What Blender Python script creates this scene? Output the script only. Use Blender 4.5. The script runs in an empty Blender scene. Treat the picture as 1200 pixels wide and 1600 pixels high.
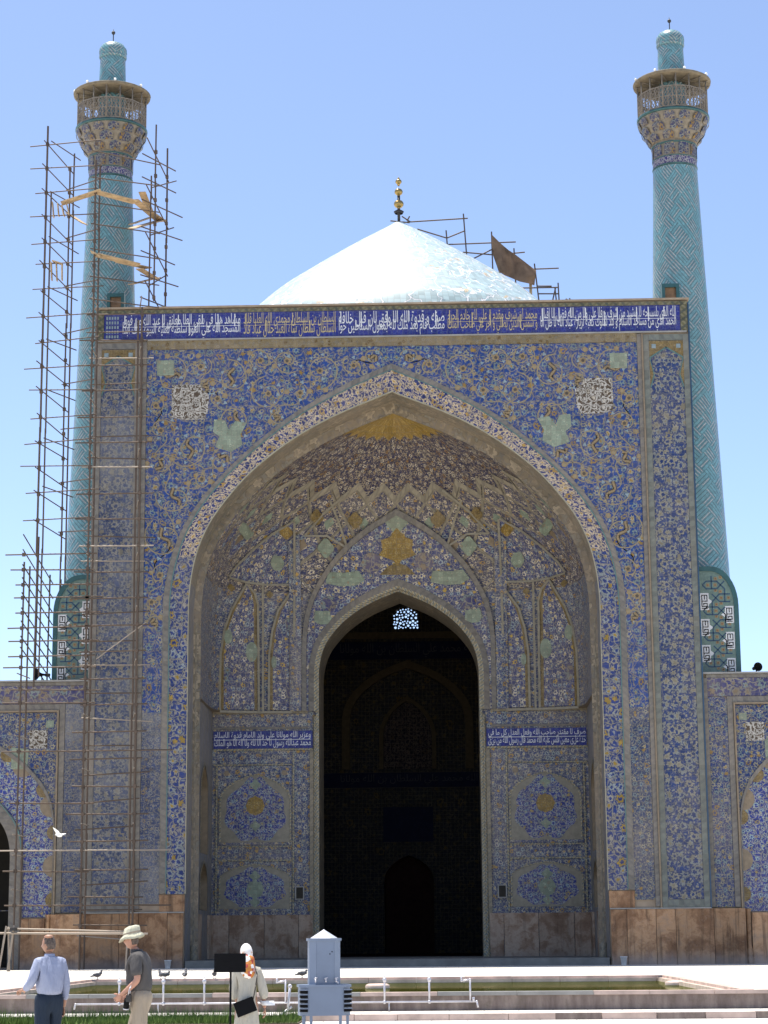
import bpy, bmesh, math, random
import numpy as np
from mathutils import Vector, Matrix
from mathutils.geometry import tessellate_polygon
random.seed(7); np.random.seed(7)
S = bpy.context.scene; COL = S.collection
R = math.radians; PI = math.pi

# ------------------------------------------------------------------ camera
cam = bpy.data.cameras.new('camera'); co = bpy.data.objects.new('camera', cam); COL.objects.link(co); S.camera = co
CAM = Vector((2.464, -95.0, 1.25)); FPX = 3244.0
FW = Vector((-0.02956171, 0.97912124, 0.20111615)); RT = Vector((0.99946023, 0.03183869, -0.00809571)); UP = Vector((0.01432996, -0.20076827, 0.97953395))
co.matrix_world = Matrix(((RT.x, UP.x, -FW.x, CAM.x), (RT.y, UP.y, -FW.y, CAM.y), (RT.z, UP.z, -FW.z, CAM.z), (0, 0, 0, 1)))
cam.sensor_fit = 'VERTICAL'; cam.sensor_height = 24.0; cam.lens = 24.0 * FPX / 1600.0
cam.clip_start = 0.5; cam.clip_end = 6000
# ------------------------------------------------------------------ daylight
SUN_EL, SUN_AZ = R(76), R(-52)          # azimuth measured from +Y (behind the portal) towards -X (the left)
w = bpy.data.worlds.new('World'); S.world = w; w.use_nodes = True
nt = w.node_tree; nt.nodes.clear()
sky = nt.nodes.new('ShaderNodeTexSky'); sky.sky_type = 'NISHITA'; sky.sun_disc = False
sky.sun_elevation = SUN_EL; sky.sun_rotation = SUN_AZ; sky.altitude = 1600; sky.air_density = 0.72; sky.dust_density = 3.4; sky.ozone_density = 1.0
bg = nt.nodes.new('ShaderNodeBackground'); bg.inputs['Strength'].default_value = 0.145
wo = nt.nodes.new('ShaderNodeOutputWorld'); nt.links.new(sky.outputs[0], bg.inputs[0]); nt.links.new(bg.outputs[0], wo.inputs[0])
sl = bpy.data.lights.new('sun', 'SUN'); sl.energy = 4.2; sl.angle = R(0.5); sl.color = (1.0, 0.95, 0.86)
so = bpy.data.objects.new('sun', sl); COL.objects.link(so)
sd = Vector((math.sin(SUN_AZ) * math.cos(SUN_EL), math.cos(SUN_AZ) * math.cos(SUN_EL), math.sin(SUN_EL)))
so.rotation_euler = (-sd).to_track_quat('-Z', 'Y').to_euler(); so.location = (0, 0, 80)
S.view_settings.view_transform = 'Standard'; S.view_settings.look = 'None'; S.view_settings.gamma = 1.0
S.view_settings.exposure = 1.0; S.view_settings.use_curve_mapping = False

def at(px, py, Y):
    """the point of the plane Y=const that the photograph shows at pixel (px, py)"""
    d = RT * ((px - 600) / FPX) - UP * ((py - 800) / FPX) + FW
    return CAM + d * ((Y - CAM.y) / d.y)

# ------------------------------------------------------------------ object helpers
def tag(o, label=None, cat=None, group=None, kind=None):
    if label: o['label'] = label
    if cat: o['category'] = cat
    if group: o['group'] = group
    if kind: o['kind'] = kind
    return o
def thing(name, loc, label, cat, group=None, rz=0.0):
    o = bpy.data.objects.new(name, None); COL.objects.link(o); o.location = loc; o.rotation_euler.z = rz
    o.empty_display_size = .3
    return tag(o, label, cat, group)
def copy_tree(o, parent=None):
    c = o.copy(); COL.objects.link(c); c.parent = parent
    for ch in list(o.children): copy_tree(ch, c)
    return c

class MB:
    """collects faces with UVs (metres) and material slots, then links them as one mesh object"""
    def __init__(s): s.v = []; s.f = []; s.uv = []; s.m = []; s.smooth = []
    def face(s, pts, uvs=None, mi=0, sm=False):
        b = len(s.v); s.v.extend([tuple(p) for p in pts]); s.f.append(tuple(range(b, b + len(pts))))
        s.uv.append(uvs if uvs else [(p[0], p[2]) for p in pts]); s.m.append(mi); s.smooth.append(sm)
    def box(s, x0, x1, y0, y1, z0, z1, mi=0, M=None):
        c = [(x0, y0, z0), (x1, y0, z0), (x1, y1, z0), (x0, y1, z0), (x0, y0, z1), (x1, y0, z1), (x1, y1, z1), (x0, y1, z1)]
        for q, ax in (((0, 1, 5, 4), (0, 2)), ((1, 2, 6, 5), (1, 2)), ((2, 3, 7, 6), (0, 2)), ((3, 0, 4, 7), (1, 2)), ((4, 5, 6, 7), (0, 1)), ((3, 2, 1, 0), (0, 1))):
            pts = [c[i] for i in q]
            s.face([M @ Vector(p) for p in pts] if M else pts, [(p[ax[0]], p[ax[1]]) for p in pts], mi)
    def tube(s, a, b, r0, r1=None, n=8, mi=0, caps=True):
        a = Vector(a); b = Vector(b); r1 = r0 if r1 is None else r1; d = b - a; L = d.length
        if L < 1e-6: return
        q = d.to_track_quat('Z', 'Y'); ring = []
        for k in range(n):
            e = q @ Vector((math.cos(2 * PI * k / n), math.sin(2 * PI * k / n), 0)); ring.append((a + e * r0, b + e * r1))
        for k in range(n):
            k2 = (k + 1) % n; u0, u1 = k / n * 2 * PI * r0, (k + 1) / n * 2 * PI * r0
            s.face([ring[k][0], ring[k2][0], ring[k2][1], ring[k][1]], [(u0, 0), (u1, 0), (u1, L), (u0, L)], mi, True)
        if caps:
            s.face([p[0] for p in reversed(ring)], None, mi); s.face([p[1] for p in ring], None, mi)
    def path(s, pts, r, n=6, mi=0):
        for a, b in zip(pts[:-1], pts[1:]): s.tube(a, b, r, r, n, mi)
    def lathe(s, prof, n=32, c=(0, 0, 0), mi=0, a0=0.0, a1=2 * PI, sm=True, uscale=None):
        """prof: list of (radius, z) from bottom to top; UV = arc length around (at mean radius), z along profile"""
        ln = 0.0
        for j in range(len(prof) - 1):
            (ra, za), (rb, zb) = prof[j], prof[j + 1]; seg = math.hypot(rb - ra, zb - za)
            us = uscale if uscale else max(ra, rb, .05)
            for k in range(n):
                t0, t1 = a0 + (a1 - a0) * k / n, a0 + (a1 - a0) * (k + 1) / n
                P = lambda r_, z_, t: (c[0] + r_ * math.cos(t), c[1] + r_ * math.sin(t), c[2] + z_)
                if ra < 1e-5: s.face([P(ra, za, t0), P(rb, zb, t1), P(rb, zb, t0)], [(t0 * us, ln), (t1 * us, ln + seg), (t0 * us, ln + seg)], mi, sm)
                elif rb < 1e-5: s.face([P(ra, za, t0), P(ra, za, t1), P(rb, zb, t0)], [(t0 * us, ln), (t1 * us, ln), (t0 * us, ln + seg)], mi, sm)
                else: s.face([P(ra, za, t0), P(ra, za, t1), P(rb, zb, t1), P(rb, zb, t0)], [(t0 * us, ln), (t1 * us, ln), (t1 * us, ln + seg), (t0 * us, ln + seg)], mi, sm)
            ln += seg
    def sphere(s, c, r, n=12, m=8, sc=(1, 1, 1), mi=0):
        prof = [(r * math.sin(PI * k / m), -r * math.cos(PI * k / m)) for k in range(m + 1)]
        k0 = len(s.v); s.lathe(prof, n, (0, 0, 0), mi)
        for i in range(k0, len(s.v)):
            p = s.v[i]; s.v[i] = (p[0] * sc[0] + c[0], p[1] * sc[1] + c[1], p[2] * sc[2] + c[2])
    def plate(s, outer, holes=(), y=0.0, depth=0.05, mi=0, mside=None, fmap=None, edges=True, hole_edges=True):
        """2-D polygon (x, z), with holes, as a slab whose front is at y and whose sides run back by depth"""
        mside = mi if mside is None else mside
        fm = fmap or (lambda x, d, z: (x, d, z))
        loops = [list(outer)] + [list(h) for h in holes]
        tris = tessellate_polygon([[Vector((p[0], p[1], 0)) for p in lp] for lp in loops])
        flat = [p for lp in loops for p in lp]
        for t in tris:
            a, b, c_ = (flat[i] for i in t)
            if (b[0] - a[0]) * (c_[1] - a[1]) - (b[1] - a[1]) * (c_[0] - a[0]) < 0: b, c_ = c_, b
            s.face([fm(p[0], y, p[1]) for p in (a, b, c_)], [(p[0], p[1]) for p in (a, b, c_)], mi)
        if not depth: return
        for li, lp in enumerate(loops):
            if (li == 0 and not edges) or (li and not hole_edges): continue
            acc = 0.0
            for i in range(len(lp)):
                p, q = lp[i], lp[(i + 1) % len(lp)]; L = math.hypot(q[0] - p[0], q[1] - p[1])
                s.face([fm(p[0], y, p[1]), fm(p[0], y + depth, p[1]), fm(q[0], y + depth, q[1]), fm(q[0], y, q[1])], [(0, acc), (depth, acc), (depth, acc + L), (0, acc + L)], mside)
                acc += L
    def band(s, a, b, y=0.0, depth=0.03, mi=0, close=False):
        """strip between two equally long 2-D polylines (x, z); UV u along, v across"""
        n = len(a); u = 0.0; rng = range(n if close else n - 1)
        for i in rng:
            j = (i + 1) % n; L = .5 * (math.hypot(a[j][0] - a[i][0], a[j][1] - a[i][1]) + math.hypot(b[j][0] - b[i][0], b[j][1] - b[i][1]))
            wd = math.hypot(a[i][0] - b[i][0], a[i][1] - b[i][1])
            P = lambda p, yy: (p[0], yy, p[1])
            s.face([P(a[i], y), P(a[j], y), P(b[j], y), P(b[i], y)], [(u, 0), (u + L, 0), (u + L, wd), (u, wd)], mi)
            if depth:
                s.face([P(a[i], y + depth), P(a[j], y + depth), P(a[j], y), P(a[i], y)], [(u, 0), (u + L, 0), (u + L, .05), (u, .05)], mi)
                s.face([P(b[i], y), P(b[j], y), P(b[j], y + depth), P(b[i], y + depth)], [(u, 0), (u + L, 0), (u + L, .05), (u, .05)], mi)
            u += L
    def build(s, name, mats, parent=None, loc=None, weld=False):
        me = bpy.data.meshes.new(name); me.from_pydata(s.v, [], s.f)
        ul = me.uv_layers.new(name='UVMap'); flat = np.array([c for f in s.uv for p in f for c in (p[0], p[1])], dtype=np.float32)
        ul.data.foreach_set('uv', flat)
        if not isinstance(mats, (list, tuple)): mats = [mats]
        for m in mats: me.materials.append(m)
        me.polygons.foreach_set('material_index', s.m); me.polygons.foreach_set('use_smooth', s.smooth)
        if weld or any(s.smooth):
            bm = bmesh.new(); bm.from_mesh(me); bmesh.ops.remove_doubles(bm, verts=bm.verts, dist=1e-4); bm.to_mesh(me); bm.free()
        me.update()
        o = bpy.data.objects.new(name, me); COL.objects.link(o)
        if parent: o.parent = parent
        if loc is not None: o.location = loc
        return o

# ------------------------------------------------------------------ material helpers
class NT:
    def __init__(s, name, rough=.5, spec=.5):
        s.mat = bpy.data.materials.new(name); s.mat.use_nodes = True; s.t = s.mat.node_tree; s.L = s.t.links
        s.b = s.t.nodes['Principled BSDF']; s.b.inputs['Roughness'].default_value = rough; s.b.inputs['Specular IOR Level'].default_value = spec
    def n(s, ty, **kw):
        d = s.t.nodes.new(ty)
        for k, v in kw.items(): setattr(d, k, v)
        return d
    def set(s, inp, v):
        if isinstance(v, bpy.types.NodeSocket): s.L.new(v, inp)
        elif v is not None:
            if isinstance(v, tuple) and len(v) == 3 and inp.type == 'RGBA': v = (*v, 1)
            inp.default_value = v
    def m(s, op, a, b=None, c=None, clamp=False):
        d = s.n('ShaderNodeMath', operation=op, use_clamp=clamp)
        for i, v in enumerate((a, b, c)):
            if v is not None: s.set(d.inputs[i], v)
        return d.outputs[0]
    def vm(s, op, a, b=None, scale=None):
        d = s.n('ShaderNodeVectorMath', operation=op); s.set(d.inputs[0], a)
        if b is not None: s.set(d.inputs[1], b)
        if scale is not None: s.set(d.inputs['Scale'], scale)
        return d.outputs['Value'] if op in ('LENGTH', 'DOT_PRODUCT') else d.outputs['Vector']
    def mix(s, f, a, b, mode='MIX'):
        d = s.n('ShaderNodeMix', data_type='RGBA', blend_type=mode); s.set(d.inputs['Factor'], f); s.set(d.inputs['A'], a); s.set(d.inputs['B'], b)
        return d.outputs['Result']
    def step(s, x, e0, e1):
        d = s.n('ShaderNodeMapRange', interpolation_type='SMOOTHSTEP'); s.set(d.inputs[0], x); s.set(d.inputs[1], e0); s.set(d.inputs[2], e1)
        d.inputs[3].default_value = 0; d.inputs[4].default_value = 1
        return d.outputs[0]
    def uv(s, off=(0, 0, 0)):
        d = s.n('ShaderNodeUVMap'); d.uv_map = 'UVMap'
        return s.vm('ADD', d.outputs[0], off)
    def obj(s): return s.n('ShaderNodeTexCoord').outputs['Object']
    def pos(s): return s.n('ShaderNodeNewGeometry').outputs['Position']
    def noise(s, v, scale, detail=3, rough=.55, out=0):
        d = s.n('ShaderNodeTexNoise'); s.set(d.inputs['Vector'], v); d.inputs['Scale'].default_value = scale; d.inputs['Detail'].default_value = detail; d.inputs['Roughness'].default_value = rough
        return d.outputs[out]
    def voro(s, v, scale, feature='F1', rnd=1.0, dim='2D'):
        d = s.n('ShaderNodeTexVoronoi', voronoi_dimensions=dim, feature=feature); s.set(d.inputs['Vector'], v); d.inputs['Scale'].default_value = scale
        d.inputs['Randomness'].default_value = rnd
        return d
    def sep(s, v):
        d = s.n('ShaderNodeSeparateXYZ'); s.set(d.inputs[0], v); return d.outputs
    def comb(s, x, y, z=0.0):
        d = s.n('ShaderNodeCombineXYZ'); s.set(d.inputs[0], x); s.set(d.inputs[1], y); s.set(d.inputs[2], z); return d.outputs[0]
    def white(s, v):
        d = s.n('ShaderNodeTexWhiteNoise', noise_dimensions='2D'); s.set(d.inputs['Vector'], v); return d.outputs['Value']
    def ramp(s, f, stops, interp='LINEAR'):
        d = s.n('ShaderNodeValToRGB'); s.set(d.inputs[0], f); e = d.color_ramp.elements; d.color_ramp.interpolation = interp
        while len(e) < len(stops): e.new(.5)
        for k, (p, c) in enumerate(stops): e[k].position = p; e[k].color = (*c, 1)
        return d.outputs[0]
    def rnd(s): return s.n('ShaderNodeObjectInfo').outputs['Random']
    def bump(s, h, strength=.3, dist=.02):
        d = s.n('ShaderNodeBump'); d.inputs['Strength'].default_value = strength; d.inputs['Distance'].default_value = dist
        s.set(d.inputs['Height'], h); s.L.new(d.outputs[0], s.b.inputs['Normal'])
    def out(s, c): s.set(s.b.inputs['Base Color'], c); return s.mat

def plain(name, col, rough=.5, spec=.5, metal=0.0, var=.12, scale=4.0):
    k = NT(name, rough, spec); k.b.inputs['Metallic'].default_value = metal
    f = k.noise(k.obj(), scale, 5, .6)
    lo = tuple(c * (1 - var * 1.6) for c in col); hi = tuple(min(1, c * (1 + var * 1.6)) for c in col)
    return k.out(k.ramp(f, [(.3, lo), (.7, hi)]))

TF = .51                                                         # overall darkening of all glazed tile colours
def tiles_and_dust(k, uv, c, dust=.12, dcol=(.34, .27, .2), tile=.235, tf=1.0):
    """single glazed tiles: each a shade of its own with thin joints; blown dust in patches"""
    q = k.vm('SCALE', uv, scale=1.0 / tile); fl = k.vm('FLOOR', q); r = k.white(fl)
    c = k.mix(1.0, c, k.comb_rgb(k.m('MULTIPLY_ADD', r, .34 * TF * tf, .83 * TF * tf)), 'MULTIPLY')
    fr = k.sep(k.vm('FRACTION', q)); e = k.m('MINIMUM', k.m('MINIMUM', fr[0], k.m('SUBTRACT', 1.0, fr[0])), k.m('MINIMUM', fr[1], k.m('SUBTRACT', 1.0, fr[1])))
    jo = k.step(e, .07, .02)
    c = k.mix(k.m('MULTIPLY', jo, .35), c, (.16, .14, .12))
    big = k.noise(uv, .22, 5, .65)
    c = k.mix(k.m('MULTIPLY', k.step(big, .35, .75), dust * 2.2), c, dcol)
    tilt = k.m('MULTIPLY', r, 1.0)
    k.bump(k.m('ADD', k.m('MULTIPLY', jo, -.6), k.m('MULTIPLY', tilt, .5)), .25, .008)
    return c
def _crgb(k, v):
    d = k.n('ShaderNodeCombineColor')
    for i in range(3): k.set(d.inputs[i], v)
    return d.outputs[0]
NT.comb_rgb = _crgb

BLUE = (.028, .080, .24); DEEP = (.02, .03, .13); CREAM = (.52, .47, .33); OCHRE = (.50, .31, .08); TURQ = (.06, .30, .31); PALE = (.30, .39, .39); TAN = (.36, .27, .17); SAGE = (.27, .33, .24); WHITE = (.72, .70, .66)

def floral(name, ground=BLUE, fl=CREAM, core=OCHRE, fl2=PALE, leaf=PALE, vine=CREAM, s=1.7, fr=.36, curl=.5, dust=.12, seed=0.0, rough=.3, rnd=.8, dcol=(.34, .27, .2), leafw=.8, tile=.235, lw=1.0, corep=.14, stem=.75, tf=1.0):
    """glazed floral tilework: blossoms, curling stems and leaves on a dark ground"""
    k = NT(name, rough + .08, .16)
    uv = k.uv((seed, seed * 1.7, 0))
    wv = k.vm('ADD', uv, k.vm('SCALE', k.vm('SUBTRACT', k.noise(uv, 1.1 * s, 2, .5, 1), (.5, .5, .5)), scale=.8 / s))
    wv = k.comb(k.sep(wv)[0], k.sep(wv)[1], 0.0)
    A = k.voro(wv, s, 'F1', rnd); d = k.vm('SUBTRACT', wv, A.outputs['Position']); dd = k.sep(d)
    rn = k.m('MULTIPLY', k.vm('LENGTH', d), s); th = k.m('ARCTAN2', dd[1], dd[0])
    rc = k.sep(A.outputs['Color']); r1 = rc[0]; r2 = rc[1]
    pet = k.m('MULTIPLY_ADD', k.m('SINE', k.m('MULTIPLY_ADD', th, 6.0, k.m('MULTIPLY', r2, 6.3))), .18, .82)
    Rr = k.m('MULTIPLY', k.m('MULTIPLY', pet, fr), k.m('MULTIPLY_ADD', r1, .6, .6))
    fm = k.m('SUBTRACT', 1.0, k.step(rn, k.m('SUBTRACT', Rr, .03), k.m('ADD', Rr, .02)))
    cm = k.m('SUBTRACT', 1.0, k.step(rn, k.m('MULTIPLY', Rr, .4), k.m('MULTIPLY', Rr, .52)))
    rim = k.m('SUBTRACT', 1.0, k.step(rn, k.m('ADD', Rr, .03), k.m('ADD', Rr, .07)))
    # curls round each blossom
    ph = k.m('FRACT', k.m('ADD', k.m('DIVIDE', th, 2 * PI), k.m('MULTIPLY_ADD', rn, 2.1, r2)))
    cu = k.m('MULTIPLY', k.m('SUBTRACT', 1.0, k.step(k.m('ABSOLUTE', k.m('SUBTRACT', ph, .5)), .07 * lw, .13 * lw)), k.step(rn, .25, .3))
    cu = k.m('MULTIPLY', cu, curl)
    E = k.voro(wv, s * 1.25, 'DISTANCE_TO_EDGE', rnd); st = k.m('SUBTRACT', 1.0, k.step(E.outputs['Distance'], .03 * lw, .07 * lw))
    Bv = k.voro(k.vm('ADD', wv, (3.3, 1.7, 0)), s * 2.6, 'F1', .9); bc = k.sep(Bv.outputs['Color'])
    lm = k.m('MULTIPLY', k.m('SUBTRACT', 1.0, k.step(Bv.outputs['Distance'], .24, .34)), k.step(bc[0], .25, .3))
    lcol = k.mix(k.step(bc[1], .5, .55), leaf, fl)
    g = k.mix(k.noise(uv, 2.3, 2), tuple(c * .75 for c in ground), tuple(c * 1.2 for c in ground))
    c = k.mix(k.m('MULTIPLY', lm, leafw), g, lcol)
    c = k.mix(k.m('MULTIPLY', st, stem), c, vine)
    c = k.mix(cu, c, vine)
    c = k.mix(k.m('MULTIPLY', rim, .7), c, tuple(x * .5 for x in ground))
    f = k.mix(k.step(r2, .45, .5), fl, fl2)
    f = k.mix(k.step(rc[2], 1 - corep, 1.02 - corep), f, core)
    c = k.mix(fm, c, f)
    c = k.mix(cm, c, k.mix(k.step(r1, .5, .52), core, tuple(x * .9 for x in ground)))
    return k.out(tiles_and_dust(k, uv, c, dust, dcol, tile, tf))

def twist(name, c1, c2, c3, period=.34, dust=.1, width=.3, seed=0.0):
    """narrow border of slanting lozenges; U runs along it"""
    k = NT(name, .45, .16); uv = k.uv((seed, 0, 0)); x = k.sep(uv)
    a = k.m('SINE', k.m('MULTIPLY', k.m('ADD', x[0], k.m('MULTIPLY', x[1], 1.0)), 2 * PI / period))
    b = k.m('SINE', k.m('MULTIPLY', k.m('SUBTRACT', x[0], k.m('MULTIPLY', x[1], .7)), 2 * PI / (period * 1.5)))
    c = k.mix(k.step(a, -.15, .25), c1, c2); c = k.mix(k.m('MULTIPLY', k.step(b, .35, .6), .85), c, c3)
    return k.out(tiles_and_dust(k, uv, c, dust))

def marble(name, cols, stain=.6):
    k = NT(name, .5, .15); p = k.obj(); r = k.rnd()
    p2 = k.vm('ADD', p, k.comb(k.m('MULTIPLY', r, 57.0), k.m('MULTIPLY', r, 31.0), k.m('MULTIPLY', r, 17.0)))
    wv = k.vm('ADD', p2, k.vm('SCALE', k.noise(p2, .9, 4, .6, 1), scale=1.3))
    f = k.noise(wv, .9, 8, .68)
    c = k.ramp(f, [(.28, cols[0]), (.45, cols[1]), (.56, cols[2]), (.72, cols[3])])
    v = k.m('ABSOLUTE', k.m('SUBTRACT', k.noise(wv, 1.6, 4, .6), .5)); c = k.mix(k.m('MULTIPLY', k.m('SUBTRACT', 1.0, k.step(v, .0, .015)), .22), c, (.42, .32, .24))
    xs = k.sep(p2); z = k.sep(k.pos())[2]
    stv = k.noise(k.comb(k.m('MULTIPLY', xs[0], 5.0), k.m('MULTIPLY', xs[1], 5.0), k.m('MULTIPLY', xs[2], .35)), 1.0, 4, .6)
    c = k.mix(k.m('MULTIPLY', k.step(stv, .5, .7), stain), c, (.07, .045, .03))
    c = k.mix(k.m('MULTIPLY', k.m('SUBTRACT', 1.0, k.step(k.m('ADD', z, k.m('MULTIPLY', stv, .5)), .25, .95)), .6), c, (.30, .27, .25))
    c = k.mix(1.0, c, k.comb_rgb(k.m('MULTIPLY_ADD', r, .5, .72)), 'MULTIPLY')
    k.bump(k.noise(p2, 14, 4), .15, .01)
    return k.out(c)

def bannai(name, scale=1.0):
    """turquoise brick-mosaic of slanting, hooked strokes outlined in white"""
    k = NT(name, .32, .45); uv = k.uv(); x = k.sep(uv)
    p = k.m('MULTIPLY', k.m('ADD', x[0], x[1]), .7071 / scale); q = k.m('MULTIPLY', k.m('SUBTRACT', x[1], x[0]), .7071 / scale)
    cell = 1.15
    cp, cq = k.m('FLOOR', k.m('DIVIDE', p, cell)), k.m('FLOOR', k.m('DIVIDE', q, cell))
    rr = k.white(k.comb(cp, cq)); par = k.m('FLOORED_MODULO', k.m('ADD', cp, cq), 2.0)
    sw = k.m('GREATER_THAN', k.m('MULTIPLY_ADD', rr, .62, k.m('MULTIPLY', par, .45)), .5)
    a = k.m('ADD', k.m('MULTIPLY', p, sw), k.m('MULTIPLY', q, k.m('SUBTRACT', 1.0, sw)))        # across the strokes
    b = k.m('ADD', k.m('MULTIPLY', q, sw), k.m('MULTIPLY', p, k.m('SUBTRACT', 1.0, sw)))        # along them
    per = .2875
    ia = k.m('FLOOR', k.m('DIVIDE', a, per)); fa = k.m('FRACT', k.m('DIVIDE', a, per))
    line = k.m('SUBTRACT', 1.0, k.step(k.m('ABSOLUTE', k.m('SUBTRACT', fa, .5)), .1, .15))
    half = k.m('SUBTRACT', 1.0, k.step(k.m('ABSOLUTE', k.m('SUBTRACT', k.m('ABSOLUTE', k.m('SUBTRACT', fa, .5)), .5)), .08, .12))
    fb = k.m('FRACT', k.m('DIVIDE', b, cell)); endm = k.m('MULTIPLY', k.m('GREATER_THAN', fb, .06), k.m('LESS_THAN', fb, .94))
    wsel = k.m('GREATER_THAN', k.white(k.comb(k.m('ADD', ia, 7.0), k.m('ADD', k.m('MULTIPLY', cp, 3.0), cq))) , .42)
    wl = k.m('MULTIPLY', k.m('MULTIPLY', line, wsel), endm)
    dots = k.m('GREATER_THAN', k.m('FRACT', k.m('DIVIDE', b, .16)), .28)
    t = k.noise(uv, 1.3, 3)
    c = k.mix(t, (.21, .50, .56), (.29, .60, .64))
    c = k.mix(k.m('MULTIPLY', half, .75), c, (.018, .075, .11))
    dk = k.m('MULTIPLY', k.m('SUBTRACT', 1.0, k.step(k.m('ABSOLUTE', k.m('SUBTRACT', fa, .5)), .2, .24)), k.m('MULTIPLY', wsel, endm))
    c = k.mix(k.m('MULTIPLY', dk, .8), c, (.03, .06, .09))
    c = k.mix(k.m('MULTIPLY', wl, k.m('MULTIPLY_ADD', dots, .35, .55)), c, (1.0, .95, .9))
    return k.out(tiles_and_dust(k, uv, c, .06, (.3, .27, .22), .14))

# ------------------------------------------------------------------ materials
M = {}
M['spandrel'] = floral('spandrel_tile', (.026, .092, .38), CREAM, OCHRE, PALE, PALE, (.46, .38, .25), s=2.2, fr=.34, curl=.7, dust=.06, seed=3.1, leafw=.7, stem=.5)
M['pier'] = floral('pier_tile', (.03, .076, .26), (.44, .41, .33), (.36, .32, .22), (.36, .38, .36), (.38, .38, .33), CREAM, s=2.4, fr=.5, curl=.25, dust=.08, seed=11.0, corep=.03, stem=.3, leafw=.95)
M['pier_dusty'] = floral('dusty_pier_tile', (.06, .10, .25), (.40, .37, .32), (.34, .30, .23), (.33, .33, .33), (.33, .34, .33), CREAM, s=2.4, fr=.5, curl=.25, stem=.3, dcol=(.34, .32, .28), dust=.22, seed=17.0, rough=.5)
M['strip'] = floral('strip_tile', (.042, .082, .22), CREAM, OCHRE, (.28, .36, .38), (.34, .36, .32), (.40, .36, .27), s=3.3, fr=.34, curl=.4, dust=.14, seed=23.0)
M['strip_dusty'] = floral('dusty_strip_tile', (.065, .10, .24), (.38, .35, .3), TAN, (.32, .33, .34), (.33, .33, .33), (.36, .32, .25), s=3.3, fr=.34, curl=.4, dust=.25, dcol=(.33, .31, .27), seed=29.0, rough=.5)
M['archpale'] = floral('pale_arch_tile', (.04, .055, .20), (.72, .56, .36), OCHRE, (.66, .53, .36), (.56, .46, .33), (.70, .56, .38), tf=1.3, s=2.6, fr=.46, curl=.7, dust=.06, seed=31.0, leafw=1.0, lw=1.3)
M['archblue'] = floral('blue_arch_tile', (.026, .068, .30), (.46, .42, .36), (.55, .36, .06), (.40, .44, .44), (.42, .43, .42), CREAM, s=2.1, fr=.42, curl=.5, dust=.06, seed=37.0)
M['wing'] = floral('wing_tile', (.035, .075, .27), CREAM, OCHRE, PALE, (.34, .38, .36), CREAM, s=3.2, fr=.38, curl=.3, dust=.12, seed=41.0)
M['frieze'] = floral('frieze_tile', (.06, .07, .26), (.38, .33, .27), TAN, PALE, (.30, .33, .36), CREAM, s=1.9, fr=.46, curl=.2, dust=.2, seed=43.0)
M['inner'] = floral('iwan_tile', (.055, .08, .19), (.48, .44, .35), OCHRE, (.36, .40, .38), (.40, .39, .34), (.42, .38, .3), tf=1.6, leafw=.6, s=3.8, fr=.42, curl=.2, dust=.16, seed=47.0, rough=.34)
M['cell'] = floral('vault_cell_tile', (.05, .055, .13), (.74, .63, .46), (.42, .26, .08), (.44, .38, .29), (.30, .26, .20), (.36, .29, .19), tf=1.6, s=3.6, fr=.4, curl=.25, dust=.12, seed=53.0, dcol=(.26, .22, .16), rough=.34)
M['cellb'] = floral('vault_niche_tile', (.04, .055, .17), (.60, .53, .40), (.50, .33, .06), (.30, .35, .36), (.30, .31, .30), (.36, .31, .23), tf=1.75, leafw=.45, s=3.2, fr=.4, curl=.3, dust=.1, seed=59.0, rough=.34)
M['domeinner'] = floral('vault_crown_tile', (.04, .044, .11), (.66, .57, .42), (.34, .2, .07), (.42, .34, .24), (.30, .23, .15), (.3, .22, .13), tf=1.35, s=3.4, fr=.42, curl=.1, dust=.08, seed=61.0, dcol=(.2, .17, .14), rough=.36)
M['panelblue'] = floral('cusped_panel_tile', (.03, .048, .24), PALE, (.40, .30, .12), (.34, .36, .34), (.32, .34, .33), (.40, .37, .3), tf=1.7, s=3.2, fr=.34, curl=.6, dust=.08, seed=67.0)
M['gold'] = floral('gold_tile', (.36, .22, .04), (.50, .36, .12), (.25, .18, .06), (.42, .3, .1), (.50, .36, .13), (.2, .15, .06), tf=1.4, s=3.4, fr=.34, curl=.2, dust=.12, seed=71.0)
M['scriptblue'] = floral('script_ground_tile', (.03, .04, .28), (.10, .14, .36), (.08, .1, .3), (.08, .13, .33), (.10, .14, .36), (.1, .13, .33), tf=1.3, s=3.0, fr=.22, curl=.3, dust=.03, seed=73.0, leafw=.35)
M['patch'] = floral('sage_patch_tile', SAGE, (.44, .50, .36), TAN, (.28, .34, .26), (.22, .30, .25), (.33, .36, .26), tf=1.5, s=4.2, fr=.3, curl=.2, dust=.1, seed=79.0, leafw=.4)
M['ochretile'] = floral('ochre_spandrel_tile', (.40, .28, .10), (.50, .38, .2), (.2, .13, .05), (.46, .34, .16), (.24, .17, .08), (.22, .15, .06), s=3.2, fr=.24, curl=.8, dust=.1, seed=83.0)
M['bord'] = twist('cream_border', (.34, .31, .26), (.31, .29, .255), (.26, .245, .23), .22, .16)
M['sage'] = twist('sage_border', (.27, .30, .26), (.295, .315, .27), (.235, .26, .24), .3, .12)
M['sagedust'] = twist('dusty_border', (.30, .29, .26), (.32, .31, .28), (.25, .25, .24), .3, .3)
M['tanbord'] = twist('tan_border', (.50, .43, .30), (.46, .40, .29), (.36, .32, .25), .2, .1)
M['rib'] = plain('vault_rib_tile', (.23, .20, .14), .5)
M['ochreband'] = floral('ochre_border', (.36, .27, .13), (.42, .36, .26), (.22, .13, .04), (.36, .33, .26), (.25, .22, .14), (.42, .34, .2), s=4.6, fr=.36, curl=.3, dust=.16, seed=107.0)
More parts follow.
